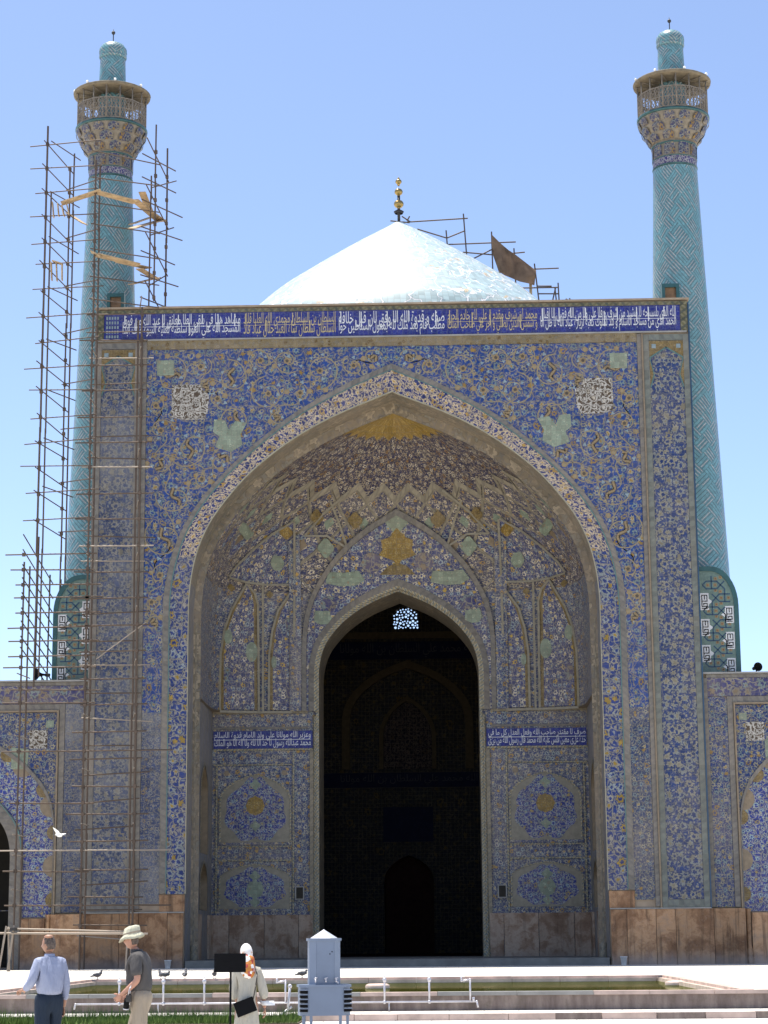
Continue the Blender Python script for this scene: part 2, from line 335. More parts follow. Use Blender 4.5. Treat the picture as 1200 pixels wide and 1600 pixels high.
M['rope'] = twist('rope_moulding', (.70, .60, .42), (.24, .30, .30), (.58, .46, .24), .17, .08)
M['parapet'] = twist('parapet_border', (.20, .19, .10), (.30, .28, .17), (.1, .12, .1), .26, .1)
M['soffit'] = floral('soffit_tile', (.40, .33, .23), (.62, .51, .36), (.5, .42, .3), (.36, .34, .28), (.22, .22, .24), (.30, .28, .25), s=1.3, fr=.5, curl=.3, dust=.2, seed=113.0, leafw=.5)
M['zigzag'] = twist('reveal_tile', (.36, .36, .38), (.31, .32, .37), (.40, .38, .34), .8, .2)
M['marble'] = marble('orange_marble', ((.13, .062, .03), (.27, .145, .075), (.44, .26, .14), (.28, .19, .13)))
M['marble_in'] = marble('veined_marble', ((.14, .075, .045), (.28, .18, .12), (.42, .32, .24), (.22, .13, .085)), .3)
M['bannai'] = bannai('bannai_mosaic', .56)
M['letter'] = plain('white_lettering', (.60, .60, .60), .35, var=.05)
M['letgold'] = plain('gold_lettering', (.44, .35, .18), .35, var=.08)
M['cream'] = plain('cream_tile', tuple(c * .6 for c in CREAM), .4); M['tan'] = plain('tan_tile', tuple(c * .6 for c in TAN), .5); M['turq'] = plain('turquoise_tile', (.08, .15, .14), .35)
M['vine'] = plain('ochre_vine_tile', (.25, .195, .105), .35); M['bloom'] = plain('ochre_bloom_tile', (.25, .175, .08), .35); M['darkleaf'] = plain('dark_outline_tile', (.07, .05, .03), .4)
M['paleleaf'] = plain('pale_leaf_tile', (.21, .26, .27), .35)
M['brick'] = plain('mud_brick', (.32, .25, .18), .9, .2, scale=1.5)
M['dark'] = plain('recess_shade', (.02, .016, .010), .8)  # shade of recesses and openings given as a near-black colour
M['stone'] = plain('pale_stone', (.27, .26, .24), .6, scale=2.0)
M['sill'] = plain('grey_sill_stone', (.17, .165, .15), .7, .1, scale=2.0)
M['teal'] = plain('teal_moulding', (.025, .085, .085), .35)
M['navy'] = plain('navy_tile', (.015, .05, .10), .35)
M['sagefield'] = plain('cream_field_tile', (.20, .175, .125), .4)
M['black'] = plain('black_paint', (.005, .005, .006), .6, .08)

def kmaze():
    """white square-script lattice on brown"""
    k = NT('white_lattice_tile', .4); uv = k.uv(); c = .13
    q = k.vm('SCALE', uv, scale=1 / c); fl = k.vm('FLOOR', q); fr = k.sep(k.vm('FRACTION', q)); r = k.m('GREATER_THAN', k.white(fl), .5)
    d1 = k.m('ABSOLUTE', k.m('SUBTRACT', fr[0], fr[1])); d2 = k.m('ABSOLUTE', k.m('SUBTRACT', k.m('ADD', fr[0], fr[1]), 1.0))
    d = k.m('ADD', k.m('MULTIPLY', d1, r), k.m('MULTIPLY', d2, k.m('SUBTRACT', 1.0, r)))
    f = k.step(d, .42, .24)
    return k.out(k.mix(f, (.17, .13, .09), (.66, .62, .54)))
M['maze'] = floral('white_lattice_tile', (.16, .11, .07), (.85, .8, .7), (.8, .7, .55), (.85, .8, .7), (.3, .25, .2), (.85, .8, .7), s=2.6, fr=.3, curl=1.0, dust=.03, seed=109.0, leafw=1.0, lw=1.5)

# ------------------------------------------------------------------ arch curves
_T = [(0, 1), (.1, .962), (.23, .912), (.357, .855), (.483, .786), (.609, .70), (.735, .594), (.86, .45), (.925, .345), (.967, .235), (.991, .115), (1, 0)]
_T2 = [(0, 1), (.1, .96), (.204, .915), (.43, .797), (.655, .627), (.823, .462), (.915, .327), (.96, .22), (.988, .11), (1, 0)]
def _cr(pts, per=4):
    out = []
    P = [(2 * pts[0][0] - pts[1][0], 2 * pts[0][1] - pts[1][1])] + pts + [(1, -.11)]
    for i in range(1, len(P) - 2):
        p0, p1, p2, p3 = P[i - 1:i + 3]
        for k in range(per):
            t = k / per
            out.append(tuple(.5 * (2 * p1[j] + (p2[j] - p0[j]) * t + (2 * p0[j] - 5 * p1[j] + 4 * p2[j] - p3[j]) * t * t + (3 * p1[j] - p0[j] - 3 * p2[j] + p3[j]) * t ** 3) for j in (0, 1)))
    out.append(pts[-1]); return out
ARCH = _cr(_T, 3)                                               # apex -> springing, unit half width and rise
_au = np.array([a[0] for a in ARCH]); _av = np.array([a[1] for a in ARCH])
def arch_u(v): return float(np.interp(v, _av[::-1], _au[::-1]))
def arch_v(u): return float(np.interp(u, _au, _av))
_c2 = _cr(_T2, 6); ARCH2 = [(u, float(np.interp(u, [a[0] for a in _c2], [a[1] for a in _c2]))) for u, v in ARCH]   # the outer border runs closer at the haunches
def arch(hw, zs, apex, z0, cx=0.0, legs=6, thin=1, tab=None):
    """open polyline of a pointed arch from its left foot over the apex to its right foot"""
    h = apex - zs; half = [(hw * u, zs + h * v) for u, v in (tab or ARCH)[::thin]]
    if half[-1][0] < hw - 1e-6: half.append((hw, zs))
    leg = [(hw, zs + (z0 - zs) * (k + 1) / legs) for k in range(legs)] if z0 < zs - 1e-6 else []
    right = half + leg
    return [(cx - x, z) for x, z in reversed(right[1:])] + [(cx + x, z) for x, z in right]

# ================================================================== THE PORTAL
HW, HT = 14.11, 30.84                                        # half width and height of the portal screen
portal = thing('portal_screen', (0, 0, 0), 'towering blue tiled portal with pointed arch between two turquoise minarets', 'portal')
def add(mb, name, mats, parent=None, **kw): return mb.build(name, mats, parent or portal, **kw)
SPR, C0, C1, C2 = 16.4, (9.55, 26.6), (10.38, 27.63), (10.72, 27.94)
core = MB(); core.plate([(-HW, 0), (HW, 0), (HW, HT), (-HW, HT)], [arch(9.56, SPR, 26.61, 0.0)[::-1]], .08, 1.95, 0, hole_edges=False)
core.box(-11.6, -11.4, 2.03, 13, 0, 29.0); core.box(11.4, 11.6, 2.03, 13, 0, 29.0); core.box(-11.6, 11.6, 2.03, 13, 29.0, 29.3)
core.box(-11.4, -9.75, 12.8, 13, 0, 29); core.box(9.75, 11.4, 12.8, 13, 0, 29); core.box(-9.75, 9.75, 12.8, 13, 18.8, 29)
add(core, 'wall_core', M['brick'])
# arch band: pale over the curve, blue on the legs, and its border
a0, a2 = arch(C0[0], SPR, C0[1], 3.28, legs=8), arch(C2[0], SPR, C2[1], 3.28, legs=8, tab=ARCH2)
a1 = [(p[0] + (q[0] - p[0]) * .72, p[1] + (q[1] - p[1]) * .76) for p, q in zip(a0, a2)]
n = len(a0); k0 = next(i for i, p in enumerate(a0) if p[1] > 18.6); k1 = n - k0
b = MB(); b.band(a0[k0:k1], a1[k0:k1], -.015, .09); add(b, 'arch_band', M['archpale'])
for sl_ in (slice(0, k0 + 1), slice(k1 - 1, n)):
    b = MB(); b.band(a0[sl_], a1[sl_], -.012, .09); add(b, 'arch_leg_band', M['archblue'])
b = MB(); b.band(a1, [(x * 1.004, z + .04) for x, z in a1], -.05, .12); add(b, 'arch_moulding', M['turq'])
b = MB(); b.band([(x * 1.004, z + .04) for x, z in a1], a2, -.03, .11); add(b, 'arch_border', M['bord'])
b = MB(); b.band([(x - (.035 if x > 0 else -.035), z - (.04 if z > SPR else 0)) for x, z in a0], a0, -.04, .14); add(b, 'arch_rope', M['cream'])
for s in (-1, 1):
    b = MB(); x0, x1 = sorted((s * 9.56, s * 10.7)); b.box(x0, x1, -.03, .06, 2.5, 3.25); add(b, 'foot_block', M['marble'])
# soffit and jambs of the great arch
b = MB(); pl = arch(9.55, SPR, 26.6, 0.33, legs=8); uu = 0
for (xa, za), (xb, zb) in zip(pl[:-1], pl[1:]):
    L = math.hypot(xb - xa, zb - za); mi = 0 if min(za, zb) > 17.5 else 1
    for ya, yb in ((0, .75), (.75, 1.5), (1.5, 2.2)):
        b.face([(xa, ya + .05, za), (xb, ya + .05, zb), (xb, yb + .05, zb), (xa, yb + .05, za)], [(uu, ya), (uu + L, ya), (uu + L, yb), (uu, yb)], mi)
    uu += L
add(b, 'soffit', [M['soffit'], M['zigzag']])
b = MB(); b.band(arch(9.2, SPR, 26.08, .33, legs=8), arch(9.6, SPR, 26.6, .33, legs=8), 2.2, .06); add(b, 'inner_arch_border', M['soffit'])

# spandrel field
XS, ZS = 11.63, 28.8
for s in (-1, 1):
    b = MB(); half = [p for p in a2 if p[0] * s >= -1e-6 and p[1] >= SPR - 1e-6]; half.sort(key=lambda p: abs(p[0]))
    for (xa, za), (xb, zb) in zip(half[:-1], half[1:]):
        nz = 6
        for k in range(nz):
            f0, f1 = k / nz, (k + 1) / nz
            q = [(xa, za + (ZS - za) * f0), (xb, zb + (ZS - zb) * f0), (xb, zb + (ZS - zb) * f1), (xa, za + (ZS - za) * f1)]
            if s < 0: q = [q[1], q[0], q[3], q[2]]
            b.face([(p[0], 0, p[1]) for p in q], [(abs(p[0]), p[1]) for p in q])
    x0, x1 = sorted((s * C2[0], s * XS))
    for k in range(12):
        z0, z1 = 2.85 + (ZS - 2.85) * k / 12, 2.85 + (ZS - 2.85) * (k + 1) / 12
        b.face([(x0, 0, z0), (x1, 0, z0), (x1, 0, z1), (x0, 0, z1)], [(abs(x0), z0), (abs(x1), z0), (abs(x1), z1), (abs(x0), z1)], 0 if z1 > 13 else 1)
    sp = add(b, 'spandrel', [M['spandrel'], M['strip_dusty'] if s < 0 else M['strip']])
    # great scrolling vines, mirrored about the axis
    rs = random.Random(5); b = MB(); cs = []
    def inside(x, z, m): return x < XS - m and z < ZS - m and x > m * .2 and (z > SPR - 2) and (x > C2[0] + m * .9 or z > SPR + (C2[1] - SPR) * float(np.interp(min(1, x / C2[0]), [a[0] for a in ARCH2], [a[1] for a in ARCH2])) + m * 1.25)
    for tr in range(16000):
        x, z, r = rs.uniform(.2, XS), rs.uniform(15, ZS), (.95, .8, .68, .56, .45, .38)[min(5, tr // 2400)] * rs.uniform(.92, 1.06)
        if inside(x, z, r * .92) and all((x - c[0]) ** 2 + (z - c[1]) ** 2 > (.96 * (r + c[2])) ** 2 for c in cs): cs.append((x, z, r))
    def ribbon(pts, wd, mi, y):
        for (p, q) in zip(pts[:-1], pts[1:]):
            dx, dz = q[0] - p[0], q[1] - p[1]; L = math.hypot(dx, dz) or 1; nx, nz = -dz / L * wd, dx / L * wd
            b.face([(s * (p[0] + nx), y, p[1] + nz), (s * (q[0] + nx), y, q[1] + nz), (s * (q[0] - nx), y, q[1] - nz), (s * (p[0] - nx), y, p[1] - nz)], None, mi)
    def blob(x, z, r, mi, y, nlob=6, amp=.2, ph=0.0):
        b.face([(s * (x + r * (1 + amp * math.sin(nlob * t + ph)) * math.cos(t)), y, z + r * (1 + amp * math.sin(nlob * t + ph)) * math.sin(t)) for t in [2 * PI * i / 16 for i in range(16)]], None, mi)
    for ci, (x, z, r) in enumerate(cs):
        ph = rs.uniform(0, 6.28); dr = rs.choice((-1, 1)); turns = rs.uniform(.8, 1.25); ea = rs.uniform(0, 3.1); ee = rs.uniform(.8, .98)
        pts = []
        for i in range(27):
            t = i / 26; rr = r * (1 - .72 * t ** 1.2); an = ph + dr * 2 * PI * turns * t; ex_, ez_ = rr * math.cos(an), rr * math.sin(an) * ee; pts.append((x + ex_ * math.cos(ea) - ez_ * math.sin(ea), z + ex_ * math.sin(ea) + ez_ * math.cos(ea)))
        nb_ = sorted(cs, key=lambda c: (c[0] - x) ** 2 + (c[1] - z) ** 2)[1:3]
        for c in nb_[:1 + ci % 2]:                                 # tendrils that tie neighbouring scrolls together
            dx, dz = c[0] - x, c[1] - z; L_ = math.hypot(dx, dz); bend = rs.choice((-.35, .35)); tp_ = [(x + dx * f - dz * bend * math.sin(PI * f * 2) * .5, z + dz * f + dx * bend * math.sin(PI * f * 2) * .5) for f in [.12 + .76 * i / 9 for i in range(10)]]
            ribbon(tp_, .022, 0, -.003)
        ribbon(pts, .027, 0, -.004)
        for i in range(2, 25, 3):                                  # leaves along the stem
            an = ph + dr * 2 * PI * turns * i / 26; rr = r * (1 - .72 * (i / 26) ** 1.2) + rs.choice((-.13, .13))
            blob(x + rr * math.cos(an), z + rr * math.sin(an), rs.uniform(.05, .085), rs.choice((3, 3, 0)), -.006, 3, .35, an)
        if rs.random() < .55:                                      # cloud-band leaf with a dark outline
            an = ph + 1; pts = [(x + (i / 10 - .5) * r * .95 * math.cos(an) - .12 * math.sin(i * .75) * math.sin(an), z + (i / 10 - .5) * r * .95 * math.sin(an) + .12 * math.sin(i * .75) * math.cos(an)) for i in range(11)]
            ribbon(pts, .10, 2, -.008); ribbon(pts, .05, 1, -.010)
        else:
            blob(x, z, .16, 1, -.008); blob(x, z, .08, 2, -.010, 5)
        an = ph + 2.2; blob(x + r * math.cos(an), z + r * math.sin(an), .13, 1, -.009, 6, .18, ph); blob(x + r * math.cos(an), z + r * math.sin(an), .07, 0, -.011, 5)
    o = b.build('scrolling_vines', [M['vine'], M['bloom'], M['darkleaf'], M['paleleaf']], sp); tag(o, kind='stuff')
    # plain repair patches and the square of white lattice
    def patch(name, pts, mat, y=-.016):
        q = MB(); pp = [(s * x, z) for x, z in pts]; q.plate(pp if s > 0 else pp[::-1], (), y, .02); q.build(name, mat, sp)
    X, Z = 9.55, 26.25
    patch('lattice_square', [(X - .62, Z - .9), (X + .35, Z - .9), (X + .88, Z - .75), (X + .88, Z + .6), (X + .88, Z + .82), (X - .45, Z + .82), (X - .6, Z + .5), (X - .9, Z + .3), (X - .85, Z - .5)], M['maze'])
    X, Z = 7.6, 24.6
    patch('sage_patch', [(X - .55, Z - .5), (X, Z - .85), (X + .75, Z - .6), (X + .55, Z - .1), (X + .85, Z + .15), (X + .8, Z + .75), (X + .3, Z + .7), (X + .1, Z + .25), (X - .2, Z + .65), (X - .75, Z + .55), (X - .45, Z)], M['patch'])
    X, Z = 10.75, 27.9
    patch('sage_square', [(X - .42, Z - .36), (X + .4, Z - .36), (X + .4, Z + .38), (X - .42, Z + .38)], M['patch'])
# frames between spandrel and pier
for s in (-1, 1):
    dusty = s < 0
    def vstrip(name, xa, xb, z0, z1, y, dep, mat, par=None):
        q = MB(); x0, x1 = sorted((s * xa, s * xb)); q.band([(x0, z0), (x0, z1)], [(x1, z0), (x1, z1)][::1], y, dep)
        # keep the front face turned to the court
        q.face([(x0, y, z1), (x1, y, z1), (x1, y + dep, z1), (x0, y + dep, z1)]); return q.build(name, mat, par or portal)
    vstrip('spandrel_frame', 11.64, 11.84, 2.55, 29.2, -.03, .1, M['bord'])
    vstrip('frame_moulding', 11.845, 11.915, 2.5, 29.2, -.09, .16, M['tan'])
    pb = MB(); x0, x1 = sorted((s * 12.205, s * 13.8))
    pb.plate([(x0, 2.86), (x1, 2.86), (x1, 28.86), (x0, 28.86)], (), .0, .08); pp = add(pb, 'pier_panel', M['pier_dusty'] if dusty else M['pier'])
    vstrip('pier_border', 11.93, 12.2, 2.5, 29.16, -.03, .1, M['sagedust'] if dusty else M['sage'])
    vstrip('pier_border', 13.805, 14.07, 2.5, 29.16, -.03, .1, M['sagedust'] if dusty else M['sage'])
    for z0, z1 in ((2.5, 2.85), (28.87, 29.16)):
        q = MB(); x0, x1 = sorted((s * 12.205, s * 13.8)); q.band([(x0, z1), (x1, z1)], [(x0, z0), (x1, z0)], -.03, .1); add(q, 'pier_border', M['sagedust'] if dusty else M['sage'])
    # ochre spandrel of the panel's pointed head
    for h in (-1, 1):
        q = MB(); pts = [(13.0, 28.55), (13.0 + .78 * h, 28.05), (13.0 + .8 * h, 27.95), (13.0 + .62 * h, 27.2), (13.0 + .8 * h, 26.6), (13.0 + .8 * h, 28.84), (13.0, 28.84)]
        pts = [(s * x, z) for x, z in pts]
        if s * h < 0: pts = pts[::-1]
        q.plate(pts, (), -.02, .03); q.build('ochre_head', M['ochretile'], pp)
        q = MB(); q.plate([(s * (13.0 + .58 * h) + dx, 28.58 + dz) for dx, dz in ((-.1, -.1), (.1, -.1), (.1, .1), (-.1, .1))], (), -.035, .02); q.build('white_star', M['paleleaf'], pp)
        q = MB(); e = [(13.0, 28.55), (13.0 + .78 * h, 28.05), (13.0 + .8 * h, 27.95), (13.0 + .62 * h, 27.2), (13.0 + .8 * h, 26.6)]
        q.band([(s * x, z) for x, z in e], [(s * (x - .05 * h), z - .04) for x, z in e], -.035, .04); q.build('head_moulding', M['turq'], pp)
    vstrip('corner_moulding', 14.075, 14.14, 0.0, 30.7, -.05, .12, M['navy'] if s > 0 else M['sagedust'])
q = MB(); q.band([(-11.63, 29.24), (11.63, 29.24)], [(-11.63, 28.81), (11.63, 28.81)], -.03, .1); add(q, 'ochre_band', M['ochreband'])
q = MB(); q.band([(-14.0, 29.31), (14.0, 29.31)], [(-14.0, 29.245), (14.0, 29.245)], -.09, .16); add(q, 'band_moulding', M['stone'])
q = MB(); q.plate([(-13.72, 29.32), (13.72, 29.32), (13.72, 30.6), (-13.72, 30.6)], (), 0, .08); insc = add(q, 'inscription_band', M['scriptblue'])
for s in (-1, 1):
    q = MB(); x0, x1 = sorted((s * 13.73, s * 14.06)); q.band([(x0, 29.32), (x0, 30.6)], [(x1, 29.32), (x1, 30.6)], -.03, .1); add(q, 'inscription_border', M['parapet'])
q = MB(); q.band([(-14.06, 30.78), (14.06, 30.78)], [(-14.06, 30.605), (14.06, 30.605)], -.04, .12); add(q, 'parapet_border', M['parapet'])
q = MB(); q.box(-14.16, 14.16, -.1, 2.1, 30.845, 30.93); add(q, 'coping', M['brick'])

# ------------------------------------------------------------------ lettering (presentation forms, laid out right to left)
_F = {'ا': 0xFE8D, 'أ': 0xFE83, 'ة': 0xFE93, 'د': 0xFEA9, 'ذ': 0xFEAB, 'ر': 0xFEAD, 'ز': 0xFEAF, 'و': 0xFEED}
_D = {'ب': 0xFE8F, 'ت': 0xFE95, 'ث': 0xFE99, 'ج': 0xFE9D, 'ح': 0xFEA1, 'خ': 0xFEA5, 'س': 0xFEB1, 'ش': 0xFEB5, 'ص': 0xFEB9, 'ض': 0xFEBD, 'ط': 0xFEC1, 'ظ': 0xFEC5, 'ع': 0xFEC9, 'غ': 0xFECD, 'ف': 0xFED1, 'ق': 0xFED5, 'ك': 0xFED9, 'ل': 0xFEDD, 'م': 0xFEE1, 'ن': 0xFEE5, 'ه': 0xFEE9, 'ي': 0xFEF1}
def shape(t):
    out = []; i = 0
    for i, c in enumerate(t):
        pj = i > 0 and t[i - 1] in _D; nj = c in _D and i + 1 < len(t) and (t[i + 1] in _D or t[i + 1] in _F)
        pj = pj and (c in _D or c in _F)
        if c in _F: out.append(chr(_F[c] + (1 if pj else 0)))
        elif c in _D: out.append(chr(_D[c] + (3 if pj and nj else 2 if nj else 1 if pj else 0)))
        else: out.append(c)
    return ''.join(reversed(out))
def letters(text, name, mat, parent, x0, x1, z0, z1, y, slant=0.0):
    cu = bpy.data.curves.new(name, 'FONT'); cu.body = shape(text); cu.size = 1; cu.resolution_u = 2; cu.offset = .002
    tmp = bpy.data.objects.new(name, cu); COL.objects.link(tmp); me = bpy.data.meshes.new_from_object(tmp); bpy.data.objects.remove(tmp)
    if not len(me.vertices): return None
    v = np.empty(len(me.vertices) * 3); me.vertices.foreach_get('co', v); v = v.reshape(-1, 3); lo, hi = v.min(0), v.max(0)
    X = x0 + (v[:, 0] - lo[0]) / (hi[0] - lo[0]) * (x1 - x0); Z = z0 + (v[:, 1] - lo[1]) / (hi[1] - lo[1]) * (z1 - z0)
    me.vertices.foreach_set('co', np.stack([X, np.full_like(X, y), Z], 1).ravel()); me.name = name
    me.materials.clear(); me.materials.append(mat); me.update()
    o = bpy.data.objects.new(name, me); COL.objects.link(o); o.parent = parent; o['kind'] = 'stuff'; return o
pxs = [at(px, 505, 0).x for px in (378, 527, 697, 842)]
secs = [(pxs[3], 13.6, 'letter', 'الله الذي بلسبيحه لا مشيد من شرف و فلا على ولا من الله فضل الا اقبال', 'الحمد الذي من مساجد الاسلام و بلد لملوك كعبة لزيارة عباد الله لا ظل الا'),
        (pxs[2], pxs[3], 'letgold', 'محمد ان شرف مقدم و على لله خادم الحرم', 'و شمس الدين بصلى و اجر على صاحب الملك'),
        (pxs[1], pxs[2], 'letter', 'صفه و قدوة الله الا وفق لان قبل خلافة', 'مطلب قام بعد ملك لله بمقول السلاطين خوا'),
        (pxs[0], pxs[1], 'letgold', 'السلطان بن السلطان محمدي الله العليا قلاد', 'السلطان سلطان شاه العبد جلال عباد فاد'),
        (-12.9, pxs[0], 'letter', 'مشاهد هذا في يبقى العلا معانق لا عبد الله من فوق', 'المسجد الله على الفور سلطنة لعليه النبوة ملك ابدا')]
rl = random.Random(3)
for xa, xb, mt, top, bot in secs:
    for txt, z0, z1, yy in ((top.replace('ى', 'ي'), 29.74, 30.57, -.012), (bot.replace('ى', 'ي'), 29.34, 30.14, -.016)):
        letters(txt, 'lettering', M[mt], insc, xa + .08, xb - .08, z0, z1, yy)
    q = MB(); x = xa + .15
    while x < xb - .15:                                            # the tall shafts that cross both lines
        h = rl.uniform(.45, .8); zb = 29.55 + rl.uniform(0, .1) if rl.random() < .5 else 30.53 - h; q.box(x, x + .045, -.02, -.002, zb, zb + h); x += rl.uniform(.5, 1.3)
    if xb != pxs[2]: q.box(xa + .1, xb - .1, -.014, -.002, 29.94, 29.96)
    tag(q.build('tall_strokes', M[mt], insc), kind='stuff')
q = MB(); 
for i in range(5):
    for k in range(5): q.box(-13.62 + i * .13, -13.54 + i * .13, -.012, -.002, 29.42 + k * .23, 29.56 + k * .23)
tag(q.build('small_writing', M['paleleaf'], insc), kind='stuff')

# ------------------------------------------------------------------ inside the iwan
DH, DS, DA = 4.15, 14.3, 18.6                                     # door arch: half width, springing, apex
VB, VR, VD = SPR, 9.85, 7.0                                       # springing, rise, depth behind Y = 2.2
def shell_n(z): return 2.0 + 8.0 * max(0.0, min(1.0, 1 - (z - 12.0) / 12.5)) ** 1.4
def shell_u(z): return 1.0 if z <= VB else arch_u(min(1.0, (z - VB) / VR))
def shell(phi, z, off=0.0):
    u = shell_u(z); e = shell_n(z); c, s_ = math.cos(phi), math.sin(phi)
    r = (abs(c) ** e + abs(s_) ** e) ** (-1 / e); k = 1 - off / 9.0
    return Vector((-9.4 * u * r * c * k, 2.2 + VD * u * r * max(0, s_) * k, z - (off * .55 if z > VB else 0)))
def shell_y(x, z):
    u = max(shell_u(z), 1e-3); e = shell_n(z); q = min(1.0, abs(x) / (9.4 * u)); return 2.2 + VD * u * (1 - q ** e) ** (1 / e)
def proj_y(p):
    d = p - CAM; return 800 - FPX * d.dot(UP) / d.dot(FW)
def z_for(py):
    lo, hi = 12.0, 26.24
    for _ in range(40):
        m_ = .5 * (lo + hi)
        if proj_y(shell(PI / 2, m_)) > py: lo = m_
        else: hi = m_
    return lo
N = 14
Z = [12.46] + [z_for(y) for y in (925, 888, 852, 815, 786, 764)]
print('rows', [round(z, 2) for z in Z])
def node(j, i): return (PI * i / N, Z[j])
medal = {2: M['patch'], 3: M['tan'], 4: M['cream']}
def cell_mesh(corn, name, mats, frame=.12, med=None, sub=4, depth=.14, arched=False):
    """one facet of the net vault: a raised border, a sunk field and, on some, a medallion"""
    b = MB(); n_ = len(corn); cx = sum(c[0] for c in corn) / n_; cz = sum(c[1] for c in corn) / n_
    def ring(t, off):
        out = []
        for i in range(n_):
            p, q = corn[i], corn[(i + 1) % n_]
            for k in range(sub):
                f = k / sub; x, z = p[0] + (q[0] - p[0]) * f, p[1] + (q[1] - p[1]) * f
                out.append((cx + (x - cx) * t, cz + (z - cz) * t, off))
        return out
    sz = max(abs(c[1] - cz) for c in corn) + .001; t1 = 1 - frame / min(sz, 1.0) * 1.0
    rings = [(1.0, .08, 0), (t1, .08, 0), (t1 - .015, .04, 0), (t1 * .6, .0, 1), (.02, -.02, 1)]
    if med: rings = [(1.0, .08, 0), (t1, .08, 0), (t1 - .015, .04, 0), (t1 * .62, .01, 1), (.3, .0, 1), (.295, .02, 2), (.02, .02, 2)]
    for (ta, oa, _), (tb, ob, mi) in zip(rings[:-1], rings[1:]):
        A, B_ = ring(ta, oa), ring(tb, ob); m_ = len(A)
        for i in range(m_):
            j = (i + 1) % m_; q = [A[i], A[j], B_[j], B_[i]]
            b.face([shell(p[0], p[1], p[2]) for p in q], [(p[0] * 7.5, p[1] * 1.15) for p in q] if mi else [(i / sub, 0), ((i + 1) / sub, 0), ((i + 1) / sub, .2), (i / sub, .2)], mi)
    return b.build(name, mats, portal)
def central(phi, z):
    p = shell(phi, z); return abs(p.x) < 4.3 and z < 19.3 and p.y > 6
for i in range(N):
    ph = PI * (i + .5) / N
    if not central(ph, 15):
        c = [node(0, i), node(0, i + 1), node(1, i + 1), node(1, i)]
        b = MB()
        for fa in range(4):
            for fb in range(6):
                q = [(c[0][0] + (c[1][0] - c[0][0]) * (fa + u) / 4, Z[0] + (Z[1] - Z[0]) * (fb + v) / 6) for u, v in ((0, 0), (1, 0), (1, 1), (0, 1))]
                b.face([shell(p[0], p[1], .06) for p in q], [(p[0] * 7.5, p[1]) for p in q])
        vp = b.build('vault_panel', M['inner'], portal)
    if not central(ph, Z[1] + .5): cell_mesh([node(1, i), node(1, i + 1), node(2, i + .5)], 'vault_cell', [M['cell'], M['cell']], .13)
for j in range(1, len(Z) - 2):
    half = 0 if j % 2 else .5
    for i in range(N + 1):
        c = i + half
        if c > N: continue
        L, Rr = max(0, c - .5), min(N, c + .5); pts = [node(j, c), node(j + 1, Rr), node(j + 2, c), node(j + 1, L)]
        if c == 0: pts = pts[:3]
        elif c == N: pts = [pts[0], pts[2], pts[3]]
        if central(PI * c / N, Z[j + 1]): continue
        mm = (M['patch'], M['tan'], M['gold'])[(i + j) % 3 if j == 1 else (0 if (j % 2) else 1)]
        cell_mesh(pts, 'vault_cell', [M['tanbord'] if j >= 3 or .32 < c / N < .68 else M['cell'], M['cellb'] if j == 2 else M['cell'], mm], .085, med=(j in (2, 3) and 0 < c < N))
b = MB()                                                           # ledge closing the corners under the vault
rb_ = lambda p: (lambda d: Vector((p.x * d, 2.2 + (p.y - 2.2) * d, p.z)))(1 / max(abs(p.x) / 9.5, (p.y - 2.2) / 7.08, 1e-3))
for i in range(56):
    p0, p1 = shell(PI * i / 56, Z[0] + .01, .14), shell(PI * (i + 1) / 56, Z[0] + .01, .14)
    if abs(p0.x) < 4.6 and p0.y > 6: continue
    b.face([p0, p1, rb_(p1), rb_(p0)], [(p.x, p.y) for p in (p0, p1, rb_(p1), rb_(p0))])
add(b, 'corner_ledge', M['tan'])
b = MB(); b.plate([(-7.5, 12.4), (-7.5, 18.75), (7.5, 18.75), (7.5, 12.4)] + arch(DH + .02, DS, DA + .02, 12.4, legs=3)[::-1], (), 9.24, 0); add(b, 'wall_behind_door', M['inner'])
# crown of the vault above the zigzag, with its gilt sunburst
J = len(Z) - 1; halfJ = .5 if J % 2 == 0 else 0.0
zig = []
for i in range(N + 1):
    zig.append((PI * min(N, max(0, i + (0 if (J - 1) % 2 else .5))) / N, Z[J - 1]))
    zig.append((PI * min(N, max(0, i + (.5 if (J - 1) % 2 else 0) + (0 if (J - 1) % 2 else 1))) / N, Z[J]))
zig = sorted({(round(p, 5), z) for p, z in zig}); first = zig[0]
if zig[0][0] > 1e-4: zig = [(0.0, Z[J])] + zig
if zig[-1][0] < PI - 1e-4: zig = zig + [(PI, Z[J])]
b = MB(); rows_ = []
ztop = z_for(681)
for t in np.linspace(0, 1, 9): rows_.append([(p, z + (ztop - z) * t) for p, z in zig])
for t, (A, B_) in enumerate(zip(rows_[:-1], rows_[1:])):
    for i in range(len(A) - 1):
        q = [A[i], A[i + 1], B_[i + 1], B_[i]]; b.face([shell(p[0], p[1], -.02) for p in q], [(p[0] * 6.5, p[1] * 1.6) for p in q], 0, False)
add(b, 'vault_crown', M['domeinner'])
b = MB(); zz = np.linspace(ztop, VB + VR, 5); nn = 28
for r_ in range(4):
    for i in range(nn):
        p0, p1 = PI * i / nn, PI * (i + 1) / nn; dz = lambda k, r0: (-.18 if (k % 2 and r0 == 0) else 0)
        q = [(p0, zz[r_] + dz(i, r_)), (p1, zz[r_] + dz(i + 1, r_)), (p1, zz[r_ + 1]), (p0, zz[r_ + 1])]
        b.face([shell(p[0], p[1], .03) for p in q], [(p[0] * 4, p[1]) for p in q])
add(b, 'gilt_sunburst', M['gold'])
